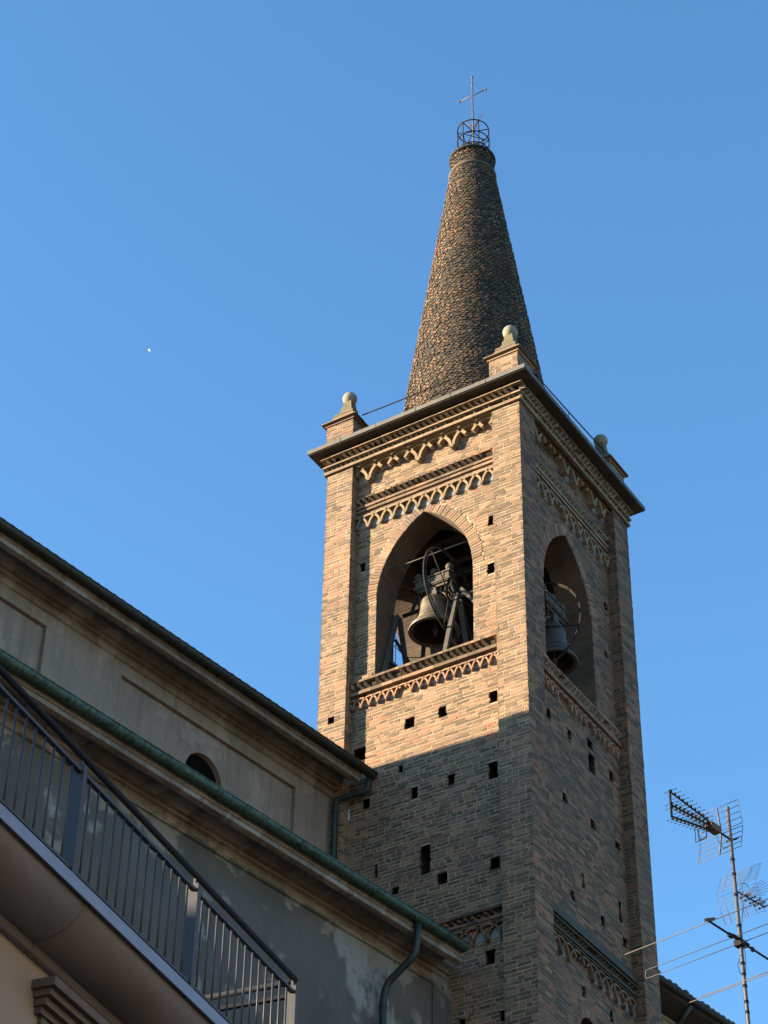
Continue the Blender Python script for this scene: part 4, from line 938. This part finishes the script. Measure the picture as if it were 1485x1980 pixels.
m = MB(); m.tube([an(.03, 0, 14.05), an(.06, -.02, 13.95), an(.04, 0, 13.80), an(.026, 0, 13.70)], .004, 5); m.tube([an(-.03, 0, 13.92), an(-.07, 0, 13.84), an(-.05, 0, 13.74), an(-.02, 0, 13.70), an(-.028, 0, 13.4), an(-.028, 0, 10.7)], .004, 5); m.tube([an(.0, .1, 14.8), an(.05, .06, 14.6), an(.03, .0, 14.3), an(.03, 0, 14.15)], .004, 5)
m.build('cable', 'blackplastic', mast)

# house carrying the mast, below the frame
hs = thing('house', (9.5, -7, 0), 'low house with a tiled roof carrying the aerial mast, below the view', 'house')
m = MB(); m.aabox(6.6, 13, -11.6, -2, 0, 9.6); m.build('wall', 'salmon', hs)
m = MB(); m.prism([(6.2, 9.6), (9.8, 11.0), (13.4, 9.6)], lambda p, q, t: Vector((p, t, q)), -11.9, -1.7); m.build('roof', 'tile', hs)

# ------------------------------------------------------------------ unseen houses, added to block and bounce light
def unseen_house(x0, x1, y0, y1, ez, rz, axis, label, sides, wm='salmon'):
    t = thing('house', ((x0+x1)/2, (y0+y1)/2, 0), label, 'house')
    m = MB(); m.aabox(x0, x1, y0, y1, 0, ez)
    if axis == 'x':
        ym = (y0+y1)/2
        for x in (x0, x1): m.face([(x, y0, ez), (x, y1, ez), (x, ym, rz)])
        m.build('wall', wm, t); r_ = MB(); r_.mesh([(x0-.4, y0-.5, ez-.05), (x1+.02, y0-.5, ez-.05), (x1+.02, ym, rz+.1), (x0-.4, ym, rz+.1), (x0-.4, y1+.5, ez-.05), (x1+.02, y1+.5, ez-.05)], [(0, 1, 2, 3), (4, 5, 2, 3)])
    else:
        xm = (x0+x1)/2
        for y in (y0, y1): m.face([(x0, y, ez), (x1, y, ez), (xm, y, rz)])
        m.build('wall', wm, t); r_ = MB(); r_.mesh([(x0-.5, y0, ez-.05), (x0-.5, y1, ez-.05), (xm, y1, rz+.1), (xm, y0, rz+.1), (x1+.5, y0, ez-.05), (x1+.5, y1, ez-.05)], [(0, 1, 2, 3), (4, 5, 2, 3)])
    r_.build('roof', 'tile', t)
    for sx, nx in sides:
        y = y0+2
        while y < y1-2:
            z = 1.6
            while z < ez-2:
                q = MB(); q.aabox(sx, sx+nx*.04, y, y+1.0, z, z+1.5); q.build('window', 'glass', t); z += 3.3
            y += 3.2
unseen_house(-22, -6, -56, -24, 11.6, 15.9, 'x', 'house outside the view, added with its gable shaped to shade the terrace railing', [(-6, 1)])
unseen_house(25, 37, -64, 26, 16.5, 19.5, 'y', 'long brown house outside the view, added to block low sky and bounce light', [(25, -1)], 'brownwall')
unseen_house(-24, 22, -92, -66, 13.0, 16.0, 'x', 'house behind the viewer, outside the view, added to block low sky', [])

# ------------------------------------------------------------------ airliner high up
dv = (fw + rr*((288.5-742.5)/FPX) - uu*((677.5-990)/FPX)).normalized(); AC = CAMP+dv*20000
ap = thing('airplane', AC, 'tiny white airplane high in the blue sky left of the tower', 'airplane')
nd = (S*.9-dv).normalized(); hd = (rr*-.8-uu*.6); hd = (hd-nd*hd.dot(nd)).normalized(); sd = nd.cross(hd)   # banking towards the sun
m = MB(); m.tube([AC+hd*t for t in (-13, -9, 9, 12, 13.5)], 1.6, 10); m.build('fuselage', 'white', ap)
for s_ in (-1, 1):
    m = MB(); m.mesh([AC+hd*3, AC-hd*2.5, AC-hd*6+sd*s_*13, AC-hd*4+sd*s_*13]+[p-Vector((0, 0, .5)) for p in (AC+hd*3, AC-hd*2.5, AC-hd*6+sd*s_*13, AC-hd*4+sd*s_*13)], [(0, 1, 2, 3), (7, 6, 5, 4), (0, 3, 7, 4), (1, 5, 6, 2), (3, 2, 6, 7)]); m.build('wing', 'white', ap)
    m = MB(); b_ = AC-hd*11; m.mesh([b_+hd*1.5, b_-hd*1, b_-hd*2+sd*s_*5, b_-hd*.6+sd*s_*5]+[p-Vector((0, 0, .3)) for p in (b_+hd*1.5, b_-hd*1, b_-hd*2+sd*s_*5, b_-hd*.6+sd*s_*5)], [(0, 1, 2, 3), (7, 6, 5, 4), (0, 3, 7, 4), (1, 5, 6, 2), (3, 2, 6, 7)]); m.build('tailplane', 'white', ap)
m = MB(); b_ = AC-hd*10; m.mesh([b_+sd*.15, b_-hd*3+sd*.15, b_-hd*4+Vector((0, 0, 5))+sd*.15, b_-hd*2.2+Vector((0, 0, 5))+sd*.15, b_-sd*.15, b_-hd*3-sd*.15, b_-hd*4+Vector((0, 0, 5))-sd*.15, b_-hd*2.2+Vector((0, 0, 5))-sd*.15], [(0, 1, 2, 3), (7, 6, 5, 4), (0, 3, 7, 4), (1, 5, 6, 2), (3, 2, 6, 7)]); m.build('fin', 'white', ap)
